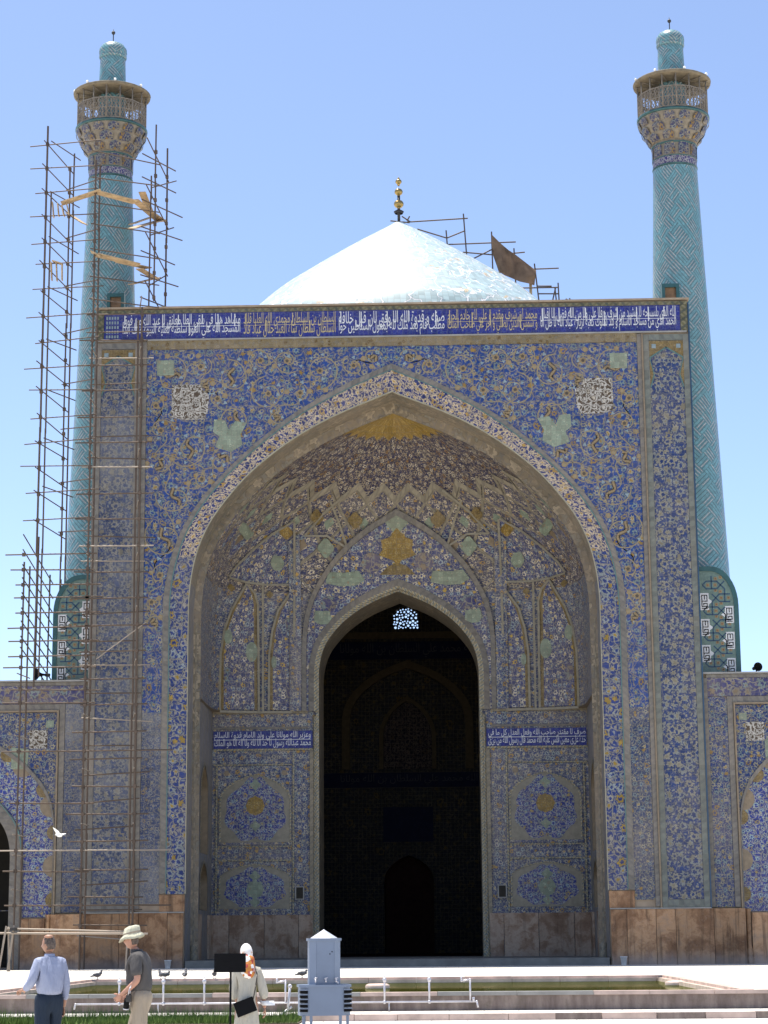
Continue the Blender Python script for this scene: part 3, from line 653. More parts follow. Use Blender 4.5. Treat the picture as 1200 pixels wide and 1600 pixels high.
# tan star edging along the zigzag
b = MB()
for i in range(len(zig) - 1):
    (pa, za), (pb_, zb) = zig[i], zig[i + 1]
    q = [(pa, za, .1), (pb_, zb, .1), (pb_, zb + .28, .02), (pa, za + .28, .02)]
    b.face([shell(*p) for p in q], [(i * .7, 0), (i * .7 + .7, 0), (i * .7 + .7, .25), (i * .7, .25)])
add(b, 'star_edging', M['tanbord'])
# central arched panel over the doorway
zc = z_for(797)
def mapped_rings(polys, offs, mats, name, mi_of, uvs=1.0):
    b = MB()
    for k in range(len(polys) - 1):
        A, B_ = polys[k], polys[k + 1]; u = 0
        for i in range(len(A) - 1):
            L = math.hypot(A[i + 1][0] - A[i][0], A[i + 1][1] - A[i][1]); q = [(A[i], offs[k]), (A[i + 1], offs[k]), (B_[i + 1], offs[k + 1]), (B_[i], offs[k + 1])]
            border = mi_of[k] != 1; wd = math.hypot(A[i][0] - B_[i][0], A[i][1] - B_[i][1])
            uv_ = [(u, 0), (u + L, 0), (u + L, wd), (u, wd)] if border else [(p[0], p[1]) for p, _ in q]
            b.face([(p[0], shell_y(p[0], p[1]) - o_, p[1]) for p, o_ in q], uv_, mi_of[k]); u += L
    return add(b, name, mats)
dA = arch(DH, DS, DA, 12.46, legs=4); dB = arch(DH + .12, DS, DA + .14, 12.46, legs=4); dC = arch(DH + .4, DS, DA + .5, 12.46, legs=4)
straight = [(u * (1), 1 - u) for u in np.linspace(0, 1, len(ARCH))]
def gable(hw, zs, apex, z0, legs=4):
    pts = []
    for (u, v), (a_, c_) in zip(ARCH, straight): pts.append((hw * u, zs + (apex - zs) * (.72 * v + .28 * (1 - u ** 1.15))))
    leg = [(hw, zs + (z0 - zs) * (k + 1) / legs) for k in range(legs)]; right = pts + leg
    return [(-x, z) for x, z in reversed(right[1:])] + right
gO = arch(4.88, 15.7, zc, 12.46, legs=4); gI = arch(4.65, 15.7, zc - .3, 12.46, legs=4)
lerp = lambda A, B_, t: [(a[0] + (b_[0] - a[0]) * t, a[1] + (b_[1] - a[1]) * t) for a, b_ in zip(A, B_)]
mapped_rings([dA, dB, dC], [.25, .3, .24], [M['rope'], M['cellb'], M['bord']], 'door_arch_border', [0, 2])
cpanel = mapped_rings([dC] + [lerp(dC, gI, t) for t in (.2, .4, .6, .8, 1)], [.2] * 6, [M['rope'], M['cellb']], 'door_spandrel', [1] * 5)
mapped_rings([gI, gO, gO], [.3, .3, .0], [M['rope'], M['cellb'], M['bord']], 'door_spandrel_border', [2, 2])
for s in (-1, 1):                                                # vertical bands either side of the panel
    A = [(s * 4.9, z) for z in np.linspace(12.46, 21.2, 12)]; B_ = [(s * 5.22, z) for z in np.linspace(12.46, 21.0, 12)]; C_ = [(s * 5.5, z) for z in np.linspace(12.46, 20.8, 12)]
    if s > 0: A, B_, C_ = A[::-1], B_[::-1], C_[::-1]
    mapped_rings([A, B_, C_], [.28, .34, .28], [M['rope'], M['inner'], M['bord']], 'vertical_band', [1, 1])
def medallion(name, pts, mat, off=.26):
    b = MB(); cx = sum(p[0] for p in pts) / len(pts); cz = sum(p[1] for p in pts) / len(pts)
    for p, q in zip(pts, pts[1:] + pts[:1]):
        t = [p, q, (cx, cz)]; b.face([(x, shell_y(x, z) - off, z) for x, z in t], t)
    b.build(name, mat, cpanel)
def on_shell(px, py):
    Y = 9.0
    for _ in range(12): p = at(px, py, Y); Y = shell_y(p.x, p.z)
    return at(px, py, Y)
circ = lambda x, z, r, n_=16, am=0.0, lo=8: [(x + r * (1 + am * math.cos(lo * t)) * math.cos(t), z + r * (1 + am * math.cos(lo * t)) * math.sin(t)) for t in [2 * PI * k / n_ for k in range(n_)]]
p = on_shell(620, 857); medallion('gold_medallion', [(x * 1.0, z) for x, z in [(0, p.z + .95), (.35, p.z + .5), (.8, p.z + .35), (.75, p.z - .1), (.95, p.z - .35), (.55, p.z - .5), (.2, p.z - .62), (0, p.z - .9), (-.2, p.z - .62), (-.55, p.z - .5), (-.95, p.z - .35), (-.75, p.z - .1), (-.8, p.z + .35), (-.35, p.z + .5)]], M['gold'])
p = on_shell(620, 893); medallion('gold_tendril', [(-.9, p.z - .2), (.9, p.z - .2), (.5, p.z + .2), (.1, p.z + .35), (-.1, p.z + .35), (-.5, p.z + .2)], M['ochretile'])
for px, py, r, mt in ((581, 881, .62, 'cream'), (515, 945, .5, 'cream')):
    p = on_shell(px, py)
    for s in (-1, 1): medallion('round_medallion', circ(s * abs(p.x - .02), p.z, r * .8, 20, .05), M['ochretile'] if 0 else M['frieze'])
for px, py, w_, h_ in ((540, 905, 1.1, .4), (505, 965, .5, .4)):
    p = on_shell(px, py)
    for s in (-1, 1): medallion('sage_patch', [(s * abs(p.x) + dx * w_, p.z + dz * h_) for dx, dz in ((-.9, -.6), (-.2, -1), (.5, -.9), (.9, -.2), (.6, .9), (0, .7), (-.8, .8))], M['patch'])
p = on_shell(620, 817); medallion('sage_star', circ(0, p.z, .5, 16, .16, 4), M['patch'])

# the squinch arches either side: rib lines, pointed niche fields and the dark field over them, all lying on the vault surface
def on_shell2(px, py, off):
    Y = 7.0
    for _ in range(90):
        p = at(px, py, Y); Y = .65 * Y + .35 * (shell_y(p.x, p.z) - off)
    return at(px, py, Y)
def pc(cx, cy): return 300 + cx / 1.875, 560 + cy / 1.875
def interp(tbl, t): return float(np.interp(t, [a for a, _ in tbl], [b_ for _, b_ in tbl]))
def sidepart(name, grid_uv, mats, mi_of=None):
    """grid of points on the left half; built there and mirrored on the right"""
    for s in (-1, 1):
        b = MB()
        for r0, r1 in zip(grid_uv[:-1], grid_uv[1:]):
            for k in range(len(r0) - 1):
                q = [r0[k], r0[k + 1], r1[k + 1], r1[k]]; P_ = [Vector((p.x * -s if s > 0 else p.x, p.y, p.z)) for p in q]
                b.face(P_ if s < 0 else P_[::-1], [(abs(p.x) - p.y, p.z) for p in (P_ if s < 0 else P_[::-1])], mi_of(k, len(r0) - 1) if mi_of else 0)
        b.build(name, mats, portal)
def rib(pts, w_=.11, off=.26):
    P_ = [on_shell2(*pc(*p), off) for p in pts]; nrm = []
    rows_ = [[], []]
    for i, p in enumerate(P_):
        t = (P_[min(i + 1, len(P_) - 1)] - P_[max(0, i - 1)]); sd_ = Vector((-t.z, 0, t.x)).normalized() if abs(t.x) + abs(t.z) > 1e-4 else Vector((1, 0, 0))
        rows_[0].append(p + sd_ * w_ * .5); rows_[1].append(p - sd_ * w_ * .5)
    sidepart('vault_rib', rows_, M['rib'])
top = [(110, 640), (130, 610), (180, 560), (235, 515), (297, 478)]; bot = [(110, 642), (160, 655), (215, 662), (297, 662)]
G = [[on_shell2(*pc(cx, interp(bot, cx) + (interp(top, cx) - interp(bot, cx)) * f), .17) for cx in np.linspace(112, 297, 9)] for f in np.linspace(0, 1, 5)]
sidepart('squinch_field', G, M['cellb'])
def niche(ltbl, rtbl, y0, y1):
    rows_ = []
    for cy in np.linspace(y1, y0, 14):
        l, r = interp(ltbl, cy), interp(rtbl, cy); w2 = min(9, (r - l) * .3); rows_.append([on_shell2(*pc(cx, cy), .2) for cx in (l, l + w2, l + (r - l) * .36, l + (r - l) * .64, r - w2, r)])
    sidepart('niche_panel', rows_, [M['ochretile'], M['cellb']], lambda k, n_: 0 if k in (0, n_ - 1) else 1)
niche([(662, 160), (700, 138), (740, 115), (800, 94), (870, 84), (1030, 84)], [(662, 162), (690, 184), (720, 190), (1030, 192)], 664, 1030)
niche([(682, 292), (700, 280), (740, 252), (800, 235), (870, 228), (1030, 228)], [(682, 294), (1030, 294)], 684, 1030)
for pts in ([(110, 640), (130, 610), (180, 560), (235, 515), (297, 478)], [(110, 642), (160, 656), (215, 663), (297, 663)], [(160, 660), (138, 698), (115, 738), (94, 798), (84, 868), (82, 950), (82, 1032)], [(162, 662), (184, 688), (193, 720), (195, 860), (196, 1032)], [(294, 680), (280, 699), (252, 739), (235, 799), (226, 869), (225, 1032)], [(82, 1034), (190, 1036), (294, 1036)], [(300, 480), (300, 660), (299, 860), (299, 1036)], [(207, 664), (208, 760), (208, 1034)],
            [(455, 556), (430, 480), (405, 420)], [(330, 520), (385, 455), (460, 390)], [(330, 520), (395, 520), (455, 556)]):
    rib(pts)
def sidemed(name, cx, cy, rx, rz, mat, lob=4, am=.12):
    for s in (-1, 1):
        b = MB(); c_ = on_shell2(*pc(cx, cy), .24); ring_ = []
        for k in range(18):
            t = 2 * PI * k / 18; x, z = c_.x + rx * (1 + am * math.cos(lob * t)) * math.cos(t), c_.z + rz * (1 + am * math.cos(lob * t)) * math.sin(t); ring_.append(Vector((x, min(shell_y(x, z) - .24, c_.y + .3), z)))
        ring_ = [Vector((p.x * -s if s > 0 else p.x, p.y, p.z)) for p in ring_]; b.face(ring_, [(p.x, p.z) for p in ring_]); b.build(name, mat, portal)
for a_ in (('round_medallion', 250, 600, .33, .36, M['patch'], 6, .06), ('gold_tip', 276, 510, .3, .28, M['gold']), ('side_medallion', 392, 556, .38, .42, M['patch']), ('side_medallion', 478, 475, .34, .34, M['ochretile']), ('side_medallion', 366, 466, .3, .32, M['ochretile']), ('side_medallion', 160, 510, .3, .3, M['patch']), ('half_medallion', 175, 860, .26, .55, M['patch'], 2, .1), ('half_medallion', 108, 930, .2, .5, M['frieze'], 2, .1), ('half_medallion', 106, 815, .18, .4, M['patch'], 2, .1), ('half_medallion', 284, 780, .14, .4, M['frieze'], 2, .1), ('half_medallion', 240, 890, .12, .34, M['patch'], 2, .1), ('half_medallion', 284, 980, .14, .4, M['frieze'], 2, .1), ('star', 228, 692, .16, .16, M['ochretile']), ('star', 115, 672, .16, .16, M['ochretile'])): sidemed(*a_)
# flat walls of the iwan below the springing of its vault
for x0_, x1_ in ((-9.45, -DH), (DH, 9.45)):
    bw = MB(); bw.plate([(x0_, .33), (x1_, .33), (x1_, 12.6), (x0_, 12.6)], (), 9.2, .0); add(bw, 'back_wall', M['inner'])
for s in (-1, 1):
    def pl_(name, x0, x1, z0, z1, y, dep, mat, par=None):
        q = MB(); a_, c_ = sorted((s * x0, s * x1)); q.plate([(a_, z0), (c_, z0), (c_, z1), (a_, z1)], (), y, dep); return q.build(name, mat, par or portal)
    def hb(name, x0, x1, z0, z1, y, dep, mat):
        q = MB(); a_, c_ = sorted((s * x0, s * x1)); q.band([(a_, z1), (c_, z1)], [(a_, z0), (c_, z0)], y, dep); return q.build(name, mat, portal)
    def vb(name, x0, x1, z0, z1, y, dep, mat):
        q = MB(); a_, c_ = sorted((s * x0, s * x1)); q.band([(a_, z0), (a_, z1)], [(c_, z0), (c_, z1)], y, dep); return q.build(name, mat, portal)
    hb('rope_band', 4.6, 9.4, 12.36, 12.5, 9.1, .1, M['tanbord'])
    hb('small_border', 4.6, 9.4, 11.6, 11.7, 9.12, .08, M['bord'])
    ib = pl_('inscription_panel', 4.35, 9.35, 10.62, 11.5, 9.13, .07, M['scriptblue'])
    for txt, z0, z1 in (('محمد عبدالله رسول لا حد الا لله ولا اله الا هو الملك' if s < 0 else 'حده على معين فلس عليه الله محمد قال رسول الله من بنى', 10.65, 11.12), ('وعزير الله مولانا علي ولد الامام قدوة الاسلام' if s < 0 else 'صرف لا مقتدر صاحب الله وفعل العدل كل ما في', 11.0, 11.47)):
        a_, c_ = sorted((s * 4.45, s * 9.3)); letters(txt, 'lettering', M['letter'], ib, a_, c_, z0, z1, 9.118 + (.004 if z0 > 10.8 else 0))
    q = MB(); a_, c_ = sorted((s * 4.45, s * 9.3)); q.box(a_, c_, 9.112, 9.126, 11.05, 11.075); q.build('middle_line', M['letter'], ib)
    hb('rope_band', 4.35, 9.35, 10.52, 10.61, 9.1, .1, M['rope']); hb('small_border', 5.4, 9.35, 9.78, 9.84, 9.12, .08, M['rope'])
    vb('rope_band', 4.3, 4.5, .4, 10.5, 9.08, .12, M['tanbord']); vb('rope_band', 5.28, 5.36, 2.5, 10.4, 9.12, .08, M['rope']); vb('rope_band', 9.12, 9.2, 2.5, 9.8, 9.1, .1, M['rope'])
    for z0, z1, kind in ((5.85, 9.75, 'tall'), (2.6, 5.0, 'low')):
        cx = s * 7.22; f = pl_('panel_frame', 5.4, 9.1, z0, z1, 9.15, .05, M['inner']); 
        ap = arch(1.72, z0 + (2.1 if kind == 'tall' else 1.55), z1 - (.45 if kind == 'tall' else .12), z0 + .12, cx, 3)
        q = MB(); q.plate(ap, (), 9.12, .03); q.build('arched_field', M['cream'] if 0 else M['sagefield'], f)
        q = MB(); q.band(ap, [(cx + (x - cx) * 1.045, z + (.05 if z > z0 + 2 else .0)) for x, z in ap], 9.08, .06); q.build('arch_rope', M['rope'], f)
        # blue cusped field inside the arch
        hgt = ap[len(ap) // 2][1] - z0 - .35; ci = []
        for t in [2 * PI * k / 56 for k in range(56)]:
            rr = 1 + .06 * math.cos(8 * t + PI); ex = 2.6; c_, s2 = math.cos(t), math.sin(t); sup = (abs(c_) ** ex + abs(s2) ** ex) ** (-1 / ex)
            x = 1.5 * sup * rr * c_; z = z0 + .22 + hgt * .5 + hgt * .5 * sup * rr * s2
            if z > z0 + .22 + hgt * .55: x *= 1 - .55 * max(0, (z - z0 - .22 - hgt * .55) / (hgt * .45)) ** 1.3
            ci.append((cx + x, z))
        q = MB(); q.plate(ci, (), 9.105, .02); q.build('blue_field', M['panelblue'], f)
        zc_ = z0 + hgt * (.62 if kind == 'tall' else .55); q = MB(); q.plate(circ(cx, zc_, .46 if kind == 'tall' else .42, 20, .05, 8), (), 9.09, .02); q.build('centre_medallion', M['gold'] if kind == 'tall' else M['patch'], f)
        for dz, rr in ((hgt * .42, .24), (-hgt * .40, .22)):
            q = MB(); q.plate(circ(cx, zc_ + dz * .8, rr, 16, .22, 4), (), 9.092, .02); q.build('small_medallion', M['patch'], f)
        if kind == 'tall':
            for h in (-1, 1):
                q = MB(); q.plate(circ(cx + h * 1.45, z1 - .35, .14, 12, .15, 6), (), 9.13, .02); q.build('corner_rosette', M['tan'], f)
    hb('small_border', 5.4, 9.1, 5.05, 5.12, 9.12, .08, M['rope']); hb('small_border', 5.4, 9.1, 5.74, 5.8, 9.12, .08, M['rope'])
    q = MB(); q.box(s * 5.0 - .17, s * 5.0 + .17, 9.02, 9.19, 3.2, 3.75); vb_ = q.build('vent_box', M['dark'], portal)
    q = MB(); x0 = s * 5.0; q.plate([(x0 - .23, 3.15), (x0 + .23, 3.15), (x0 + .23, 3.8), (x0 - .23, 3.8)], [[(x0 - .17, 3.2), (x0 + .17, 3.2), (x0 + .17, 3.75), (x0 - .17, 3.75)][::-1]], 9.0, .1); q.build('vent_frame', M['stone'], vb_)
    # marble slabs of the back wall
    xs = (4.35, 5.05, 6.75, 8.5, 9.38)
    for xa, xb in zip(xs[:-1], xs[1:]):
        q = MB(); a_, c_ = sorted((s * xa, s * xb)); q.box(a_ + .012, c_ - .012, 9.05, 9.19, .33, 2.42); q.build('dado_slab', M['marble_in'], portal)
    # side wall with two deep niches, seen edge on
    fm = lambda t, d, z: (s * d, t, z)
    nich = [arch(1.55, 8.0, 9.6, 5.3, 5.9, 2, 2), arch(1.55, 3.9, 4.9, 2.62, 5.9, 2, 2)]
    q = MB(); q.plate([(2.2, .33), (9.2, .33), (9.2, 12.5), (2.2, 12.5)], [n_[::-1] for n_ in nich], 9.4, 1.1, 0, 1, fmap=fm, edges=False); q.build('side_wall', [M['zigzag'], M['tan']], portal)
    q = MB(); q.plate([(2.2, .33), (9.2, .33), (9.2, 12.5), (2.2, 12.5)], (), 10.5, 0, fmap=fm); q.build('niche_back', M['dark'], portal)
    for n_ in nich:
        q = MB(); o2 = [(5.9 + (t - 5.9) * 1.1, z + (.12 if z > 5 or (z < 5 and z > 4) else 0)) for t, z in n_]
        for (a_, b_, c_, d_) in zip(n_[:-1], n_[1:], o2[1:], o2[:-1]): q.face([fm(a_[0], 9.36, a_[1]), fm(b_[0], 9.36, b_[1]), fm(c_[0], 9.36, c_[1]), fm(d_[0], 9.36, d_[1])], [(a_[0] + a_[1], 0), (b_[0] + b_[1], 0), (c_[0] + c_[1], .15), (d_[0] + d_[1], .15)])
        q.build('niche_rope', M['rope'], portal)
    for t0, t1 in ((2.25, 4.3), (7.5, 9.15)):
        q = MB(); a_, c_ = sorted((s * 9.28, s * 9.39)); q.box(a_, c_, t0, t1, .33, 2.42); q.build('dado_slab', M['marble_in'], portal)
    # colonettes of the doorway
    q = MB(); q.lathe([(.17, .33), (.19, .5), (.13, .62), (.17, .8), (.1, .95), (.1, 12.2)], 10, (s * 4.22, 9.1, 0)); q.build('door_colonette', M['rope'], portal)
    q = MB(); q.lathe([(.2, .33), (.22, .55), (.12, .66), (.2, .9), (.09, 1.05), (.09, 16.0)], 10, (s * 9.42, 2.28, 0)); q.build('jamb_colonette', M['tanbord'], portal)
# threshold ledge and floor
q = MB(); q.box(-9.5, 9.5, -.12, 13.0, 0, .33); add(q, 'threshold', M['sill'])
# passage through the thick wall
b = MB(); pl = arch(DH - .12, DS, DA - .1, .33, legs=8); uu = 0
for (xa, za), (xb, zb) in zip(pl[:-1], pl[1:]):
    L = math.hypot(xb - xa, zb - za)
    for y0, y1 in ((9.0, 11.2), (11.2, 13.0)): b.face([(xa, y0, za), (xb, y0, zb), (xb, y1, zb), (xa, y1, za)], [(uu, y0), (uu + L, y0), (uu + L, y1), (uu, y1)])
    uu += L
add(b, 'passage_soffit', M['soffit'])
b = MB(); b.band(arch(DH - .125, DS, DA - .105, .33, legs=4), arch(DH + .02, DS, DA + .02, .33, legs=4), 8.98, .2); add(b, 'door_rope', M['rope'])

# dado slabs along the front
right_x = [9.6, 10.32, 11.62, 12.5, 14.2, 15.62]
for s in (-1, 1):
    for xa, xb in zip(right_x[:-1], right_x[1:]):
        q = MB(); a_, c_ = sorted((s * xa, s * xb)); top = 2.44 + random.uniform(-.02, .02); q.box(a_ + .01, c_ - .01, -.07 + random.uniform(-.006, .006), .07, 0, top); add(q, 'dado_slab', M['marble'])
    q = MB(); a_, c_ = sorted((s * 9.57, s * 14.1)); q.box(a_, c_, -.1, .05, 2.445, 2.495); add(q, 'dado_moulding', M['stone'])

# ================================================================== PRAYER HALL BEHIND, AND ITS DOME
M['hall_dark'] = plain('hall_shade_dark', (.03, .016, .014), .95)  # near black on floor and mihrab: the hall's shade put into the colour
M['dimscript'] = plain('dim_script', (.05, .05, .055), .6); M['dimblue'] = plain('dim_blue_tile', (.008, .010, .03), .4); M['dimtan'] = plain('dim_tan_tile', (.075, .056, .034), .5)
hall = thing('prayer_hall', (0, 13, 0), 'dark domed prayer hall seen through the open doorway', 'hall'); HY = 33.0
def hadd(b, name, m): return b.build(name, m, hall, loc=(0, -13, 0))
M['hall'] = floral('hall_tile', (.034, .036, .05), (.12, .10, .07), (.16, .11, .04), (.10, .085, .06), (.08, .075, .06), (.11, .09, .055), s=1.6, fr=.38, curl=.3, dust=.2, seed=91.0, dcol=(.02, .015, .01))  # hall tile colours darkened to hold the shade of the unlit room
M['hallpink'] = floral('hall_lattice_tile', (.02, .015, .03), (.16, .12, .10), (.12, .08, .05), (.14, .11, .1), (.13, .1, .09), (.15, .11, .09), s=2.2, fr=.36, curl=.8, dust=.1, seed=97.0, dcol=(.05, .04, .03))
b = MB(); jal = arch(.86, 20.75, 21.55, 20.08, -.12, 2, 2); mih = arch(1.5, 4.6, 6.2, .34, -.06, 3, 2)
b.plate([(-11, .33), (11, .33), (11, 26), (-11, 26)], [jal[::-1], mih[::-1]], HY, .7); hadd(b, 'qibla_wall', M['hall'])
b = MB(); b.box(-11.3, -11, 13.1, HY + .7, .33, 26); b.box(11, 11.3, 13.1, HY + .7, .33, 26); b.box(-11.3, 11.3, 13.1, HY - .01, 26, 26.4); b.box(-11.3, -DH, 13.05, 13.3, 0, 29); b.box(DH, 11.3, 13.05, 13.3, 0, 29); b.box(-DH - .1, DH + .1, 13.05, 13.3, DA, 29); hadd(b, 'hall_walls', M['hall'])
b = MB(); b.box(-11, 11, 13.0, HY + 3, .2, .33); hadd(b, 'hall_floor', M['hall_dark'])
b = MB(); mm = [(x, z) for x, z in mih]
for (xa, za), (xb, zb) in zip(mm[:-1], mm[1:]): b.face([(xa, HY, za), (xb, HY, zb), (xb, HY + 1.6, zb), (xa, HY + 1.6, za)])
b.plate([(-1.7, .33), (1.6, .33), (1.6, 6.4), (-1.7, 6.4)], (), HY + 1.6, 0); hadd(b, 'mihrab_niche', M['hall_dark'])
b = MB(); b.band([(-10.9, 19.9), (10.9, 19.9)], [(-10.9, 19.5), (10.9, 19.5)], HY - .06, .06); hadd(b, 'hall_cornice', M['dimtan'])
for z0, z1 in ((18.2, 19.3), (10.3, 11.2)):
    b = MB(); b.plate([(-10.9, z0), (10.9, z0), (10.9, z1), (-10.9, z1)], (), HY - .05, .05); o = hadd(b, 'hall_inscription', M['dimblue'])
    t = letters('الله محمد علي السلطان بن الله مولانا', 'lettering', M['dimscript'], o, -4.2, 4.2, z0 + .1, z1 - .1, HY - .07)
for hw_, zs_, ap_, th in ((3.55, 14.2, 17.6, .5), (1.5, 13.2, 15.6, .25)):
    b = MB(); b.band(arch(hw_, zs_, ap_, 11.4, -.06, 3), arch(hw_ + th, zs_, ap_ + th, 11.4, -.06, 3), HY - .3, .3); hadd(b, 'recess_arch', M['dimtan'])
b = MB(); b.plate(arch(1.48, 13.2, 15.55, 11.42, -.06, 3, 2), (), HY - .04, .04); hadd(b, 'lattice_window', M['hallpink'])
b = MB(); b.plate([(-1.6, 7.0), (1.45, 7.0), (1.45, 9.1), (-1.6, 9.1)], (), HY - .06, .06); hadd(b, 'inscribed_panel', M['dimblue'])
b = MB(); rj = random.Random(9)                                   # pierced window: a stone sheet with holes that let the sky through
def in_jal(x, z): return abs(x + .12) < .80 and z > 20.14 and z < (20.75 + .78 * arch_v(min(1, abs(x + .12) / .84)) if z > 20.75 else 99)
hs = []
for _ in range(4000):
    x, z, r = rj.uniform(-1, .8), rj.uniform(20.1, 21.5), rj.choice((.05, .065, .08))
    if all(in_jal(x + dx, z + dz) for dx, dz in ((r, 0), (-r, 0), (0, r), (0, -r))) and all((x - h[0]) ** 2 + (z - h[1]) ** 2 > (r + h[2] + .03) ** 2 for h in hs): hs.append((x, z, r))
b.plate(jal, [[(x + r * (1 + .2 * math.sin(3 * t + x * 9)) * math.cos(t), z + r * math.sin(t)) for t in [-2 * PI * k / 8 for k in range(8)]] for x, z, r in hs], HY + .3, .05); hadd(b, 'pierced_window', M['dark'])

def dome_mat():
    k = NT('dome_tile', .42, .5); uv = k.uv(); x = k.sep(uv)
    wv = k.vm('ADD', uv, k.vm('SCALE', k.vm('SUBTRACT', k.noise(uv, 1.3, 2, .5, 1), (.5, .5, .5)), scale=1.7))
    A = k.voro(wv, .7, 'DISTANCE_TO_EDGE', .75); l1 = k.m('SUBTRACT', 1.0, k.step(A.outputs['Distance'], .025, .045)); o1 = k.m('SUBTRACT', 1.0, k.step(A.outputs['Distance'], .05, .065))
    Bq = k.voro(k.vm('ADD', wv, (2.3, 5.1, 0)), .5, 'F1', .8); d = k.vm('SUBTRACT', wv, Bq.outputs['Position']); rn = k.vm('LENGTH', k.vm('ADD', k.vm('SUBTRACT', k.vm('ADD', wv, (2.3, 5.1, 0)), Bq.outputs['Position']), (0, 0, 0)))
    th = k.n('ShaderNodeMath', operation='ARCTAN2'); dd = k.sep(k.vm('SUBTRACT', k.vm('ADD', wv, (2.3, 5.1, 0)), Bq.outputs['Position'])); k.set(th.inputs[0], dd[1]); k.set(th.inputs[1], dd[0])
    ph = k.m('FRACT', k.m('ADD', k.m('DIVIDE', th.outputs[0], 2 * PI), k.m('MULTIPLY', rn, 1.1)))
    cu = k.m('MULTIPLY', k.m('SUBTRACT', 1.0, k.step(k.m('ABSOLUTE', k.m('SUBTRACT', ph, .5)), .05, .08)), k.m('MULTIPLY', k.step(rn, .3, .36), k.m('SUBTRACT', 1.0, k.step(rn, .75, .85))))
    t = k.noise(uv, .5, 4)
    c = k.mix(t, (.56, .78, .80), (.70, .87, .86))
    cr = k.m('MULTIPLY', k.m('SUBTRACT', 1.0, k.step(k.noise(uv, .35, 3, .6), .3, .36)), .3); c = k.mix(cr, c, (1.1, 1.05, .9))
    c = k.mix(k.m('MULTIPLY', o1, .8), c, (.2, .35, .45)); c = k.mix(l1, c, (1.3, 1.3, 1.28)); c = k.mix(k.m('MULTIPLY', cu, .9), c, (1.3, 1.3, 1.28))
    f = k.m('SUBTRACT', 1.0, k.step(rn, .2, .25)); c = k.mix(f, c, (.95, .75, .45)); c = k.mix(k.m('SUBTRACT', 1.0, k.step(rn, .07, .1)), c, (.4, .4, .5))
    k.b.inputs['Coat Weight'].default_value = .35; k.b.inputs['Coat Roughness'].default_value = .3
    return k.out(tiles_and_dust(k, uv, c, .04, (.4, .36, .3), .3))
M['dome'] = dome_mat()
for mm_ in ('hall', 'hallpink', 'hall_dark', 'dimblue', 'dimtan', 'dimscript'): M[mm_].node_tree.nodes['Principled BSDF'].inputs['Specular IOR Level'].default_value = 0.02
DX, DY = -.15, 27.0
dome = thing('mosque_dome', (DX, DY, 26.4), 'pale turquoise mosque dome with white scrolls rising behind the portal', 'dome')
prof = [(10.6, 26.4), (10.7, 29), (11.6, 30.5), (11.9, 33.0), (11.74, 34.18), (11.4, 35.36), (10.84, 36.54), (10.37, 37.13), (9.68, 37.72), (9.02, 38.31), (8.4, 38.9), (7.72, 39.49), (6.93, 40.08), (6.08, 40.67), (5.25, 41.26), (4.38, 41.85), (3.5, 42.44), (2.6, 43.03), (1.66, 43.62), (.72, 44.21), (.3, 44.5), (.001, 44.6)]
P = [prof[0]] + prof + [prof[-1]]; fine = []
for i in range(1, len(P) - 2):
    for k in range(3):
        t = k / 3; fine.append(tuple(.5 * (2 * P[i][j] + (P[i + 1][j] - P[i - 1][j]) * t + (2 * P[i - 1][j] - 5 * P[i][j] + 4 * P[i + 1][j] - P[i + 2][j]) * t * t + (3 * P[i][j] - P[i - 1][j] - 3 * P[i + 1][j] + P[i + 2][j]) * t ** 3) for j in (0, 1)))
fine.append(prof[-1])
b = MB(); b.lathe([(max(r, .001), z - 26.4) for r, z in fine], 72, uscale=9.5); b.build('dome_shell', M['dome'], dome)
M['brass'] = plain('gilded_copper', (.36, .25, .09), .35, .5, .85); M['iron'] = plain('dark_iron', (.03, .027, .025), .6)
fz = lambda py: at(625, py, DY).z - 26.4
b = MB(); b.tube((0, 0, fz(350)), (0, 0, fz(300)), .09); b.lathe([(.25, fz(334)), (.32, fz(331)), (.2, fz(329))], 14); b.build('finial_shaft', M['iron'], dome)
for py, r in ((319, .31), (300, .26), (284, .20)):
    b = MB(); b.sphere((0, 0, fz(py)), r, 14, 10, (1, 1, .85)); b.lathe([(.06, fz(py) - r * 1.35), (.1, fz(py) - r * .8)], 8); b.build('finial_ball', M['brass'], dome)
b = MB(); b.lathe([(.06, fz(284) + .15), (.09, fz(279.5)), (.001, fz(276.5))], 8); b.build('finial_tip', M['brass'], dome)

# ------------------------------------------------------------------ poles
M['pole'] = plain('rusty_scaffold_steel', (.105, .075, .055), .6, .3, .2, .25, 2.0); M['pole2'] = plain('pale_scaffold_steel', (.30, .25, .20), .55, .3, .2, .2, 2.0)
M['plank'] = plain('weathered_plank', (.42, .30, .17), .8, var=.25, scale=3.0); M['tarp'] = plain('brown_tarpaulin', (.17, .105, .065), .85, var=.2, scale=1.2)
_b = MB(); _b.tube((0, 0, 0), (0, 0, 1), 1.0, n=7); _po = _b.build('pole_mesh', M['pole']); POLE = _po.data; bpy.data.objects.remove(_po)
POLE2 = POLE.copy(); POLE2.materials.clear(); POLE2.materials.append(M['pole2'])
def pole(parent, a, b_, r=.03, name='pole', mesh=None):
    a = Vector(a); b_ = Vector(b_); d = b_ - a; o = bpy.data.objects.new(name, mesh or POLE); COL.objects.link(o); o.parent = parent
    o.location = a; o.rotation_mode = 'QUATERNION'; o.rotation_quaternion = d.to_track_quat('Z', 'Y'); o.scale = (r, r, d.length); return o

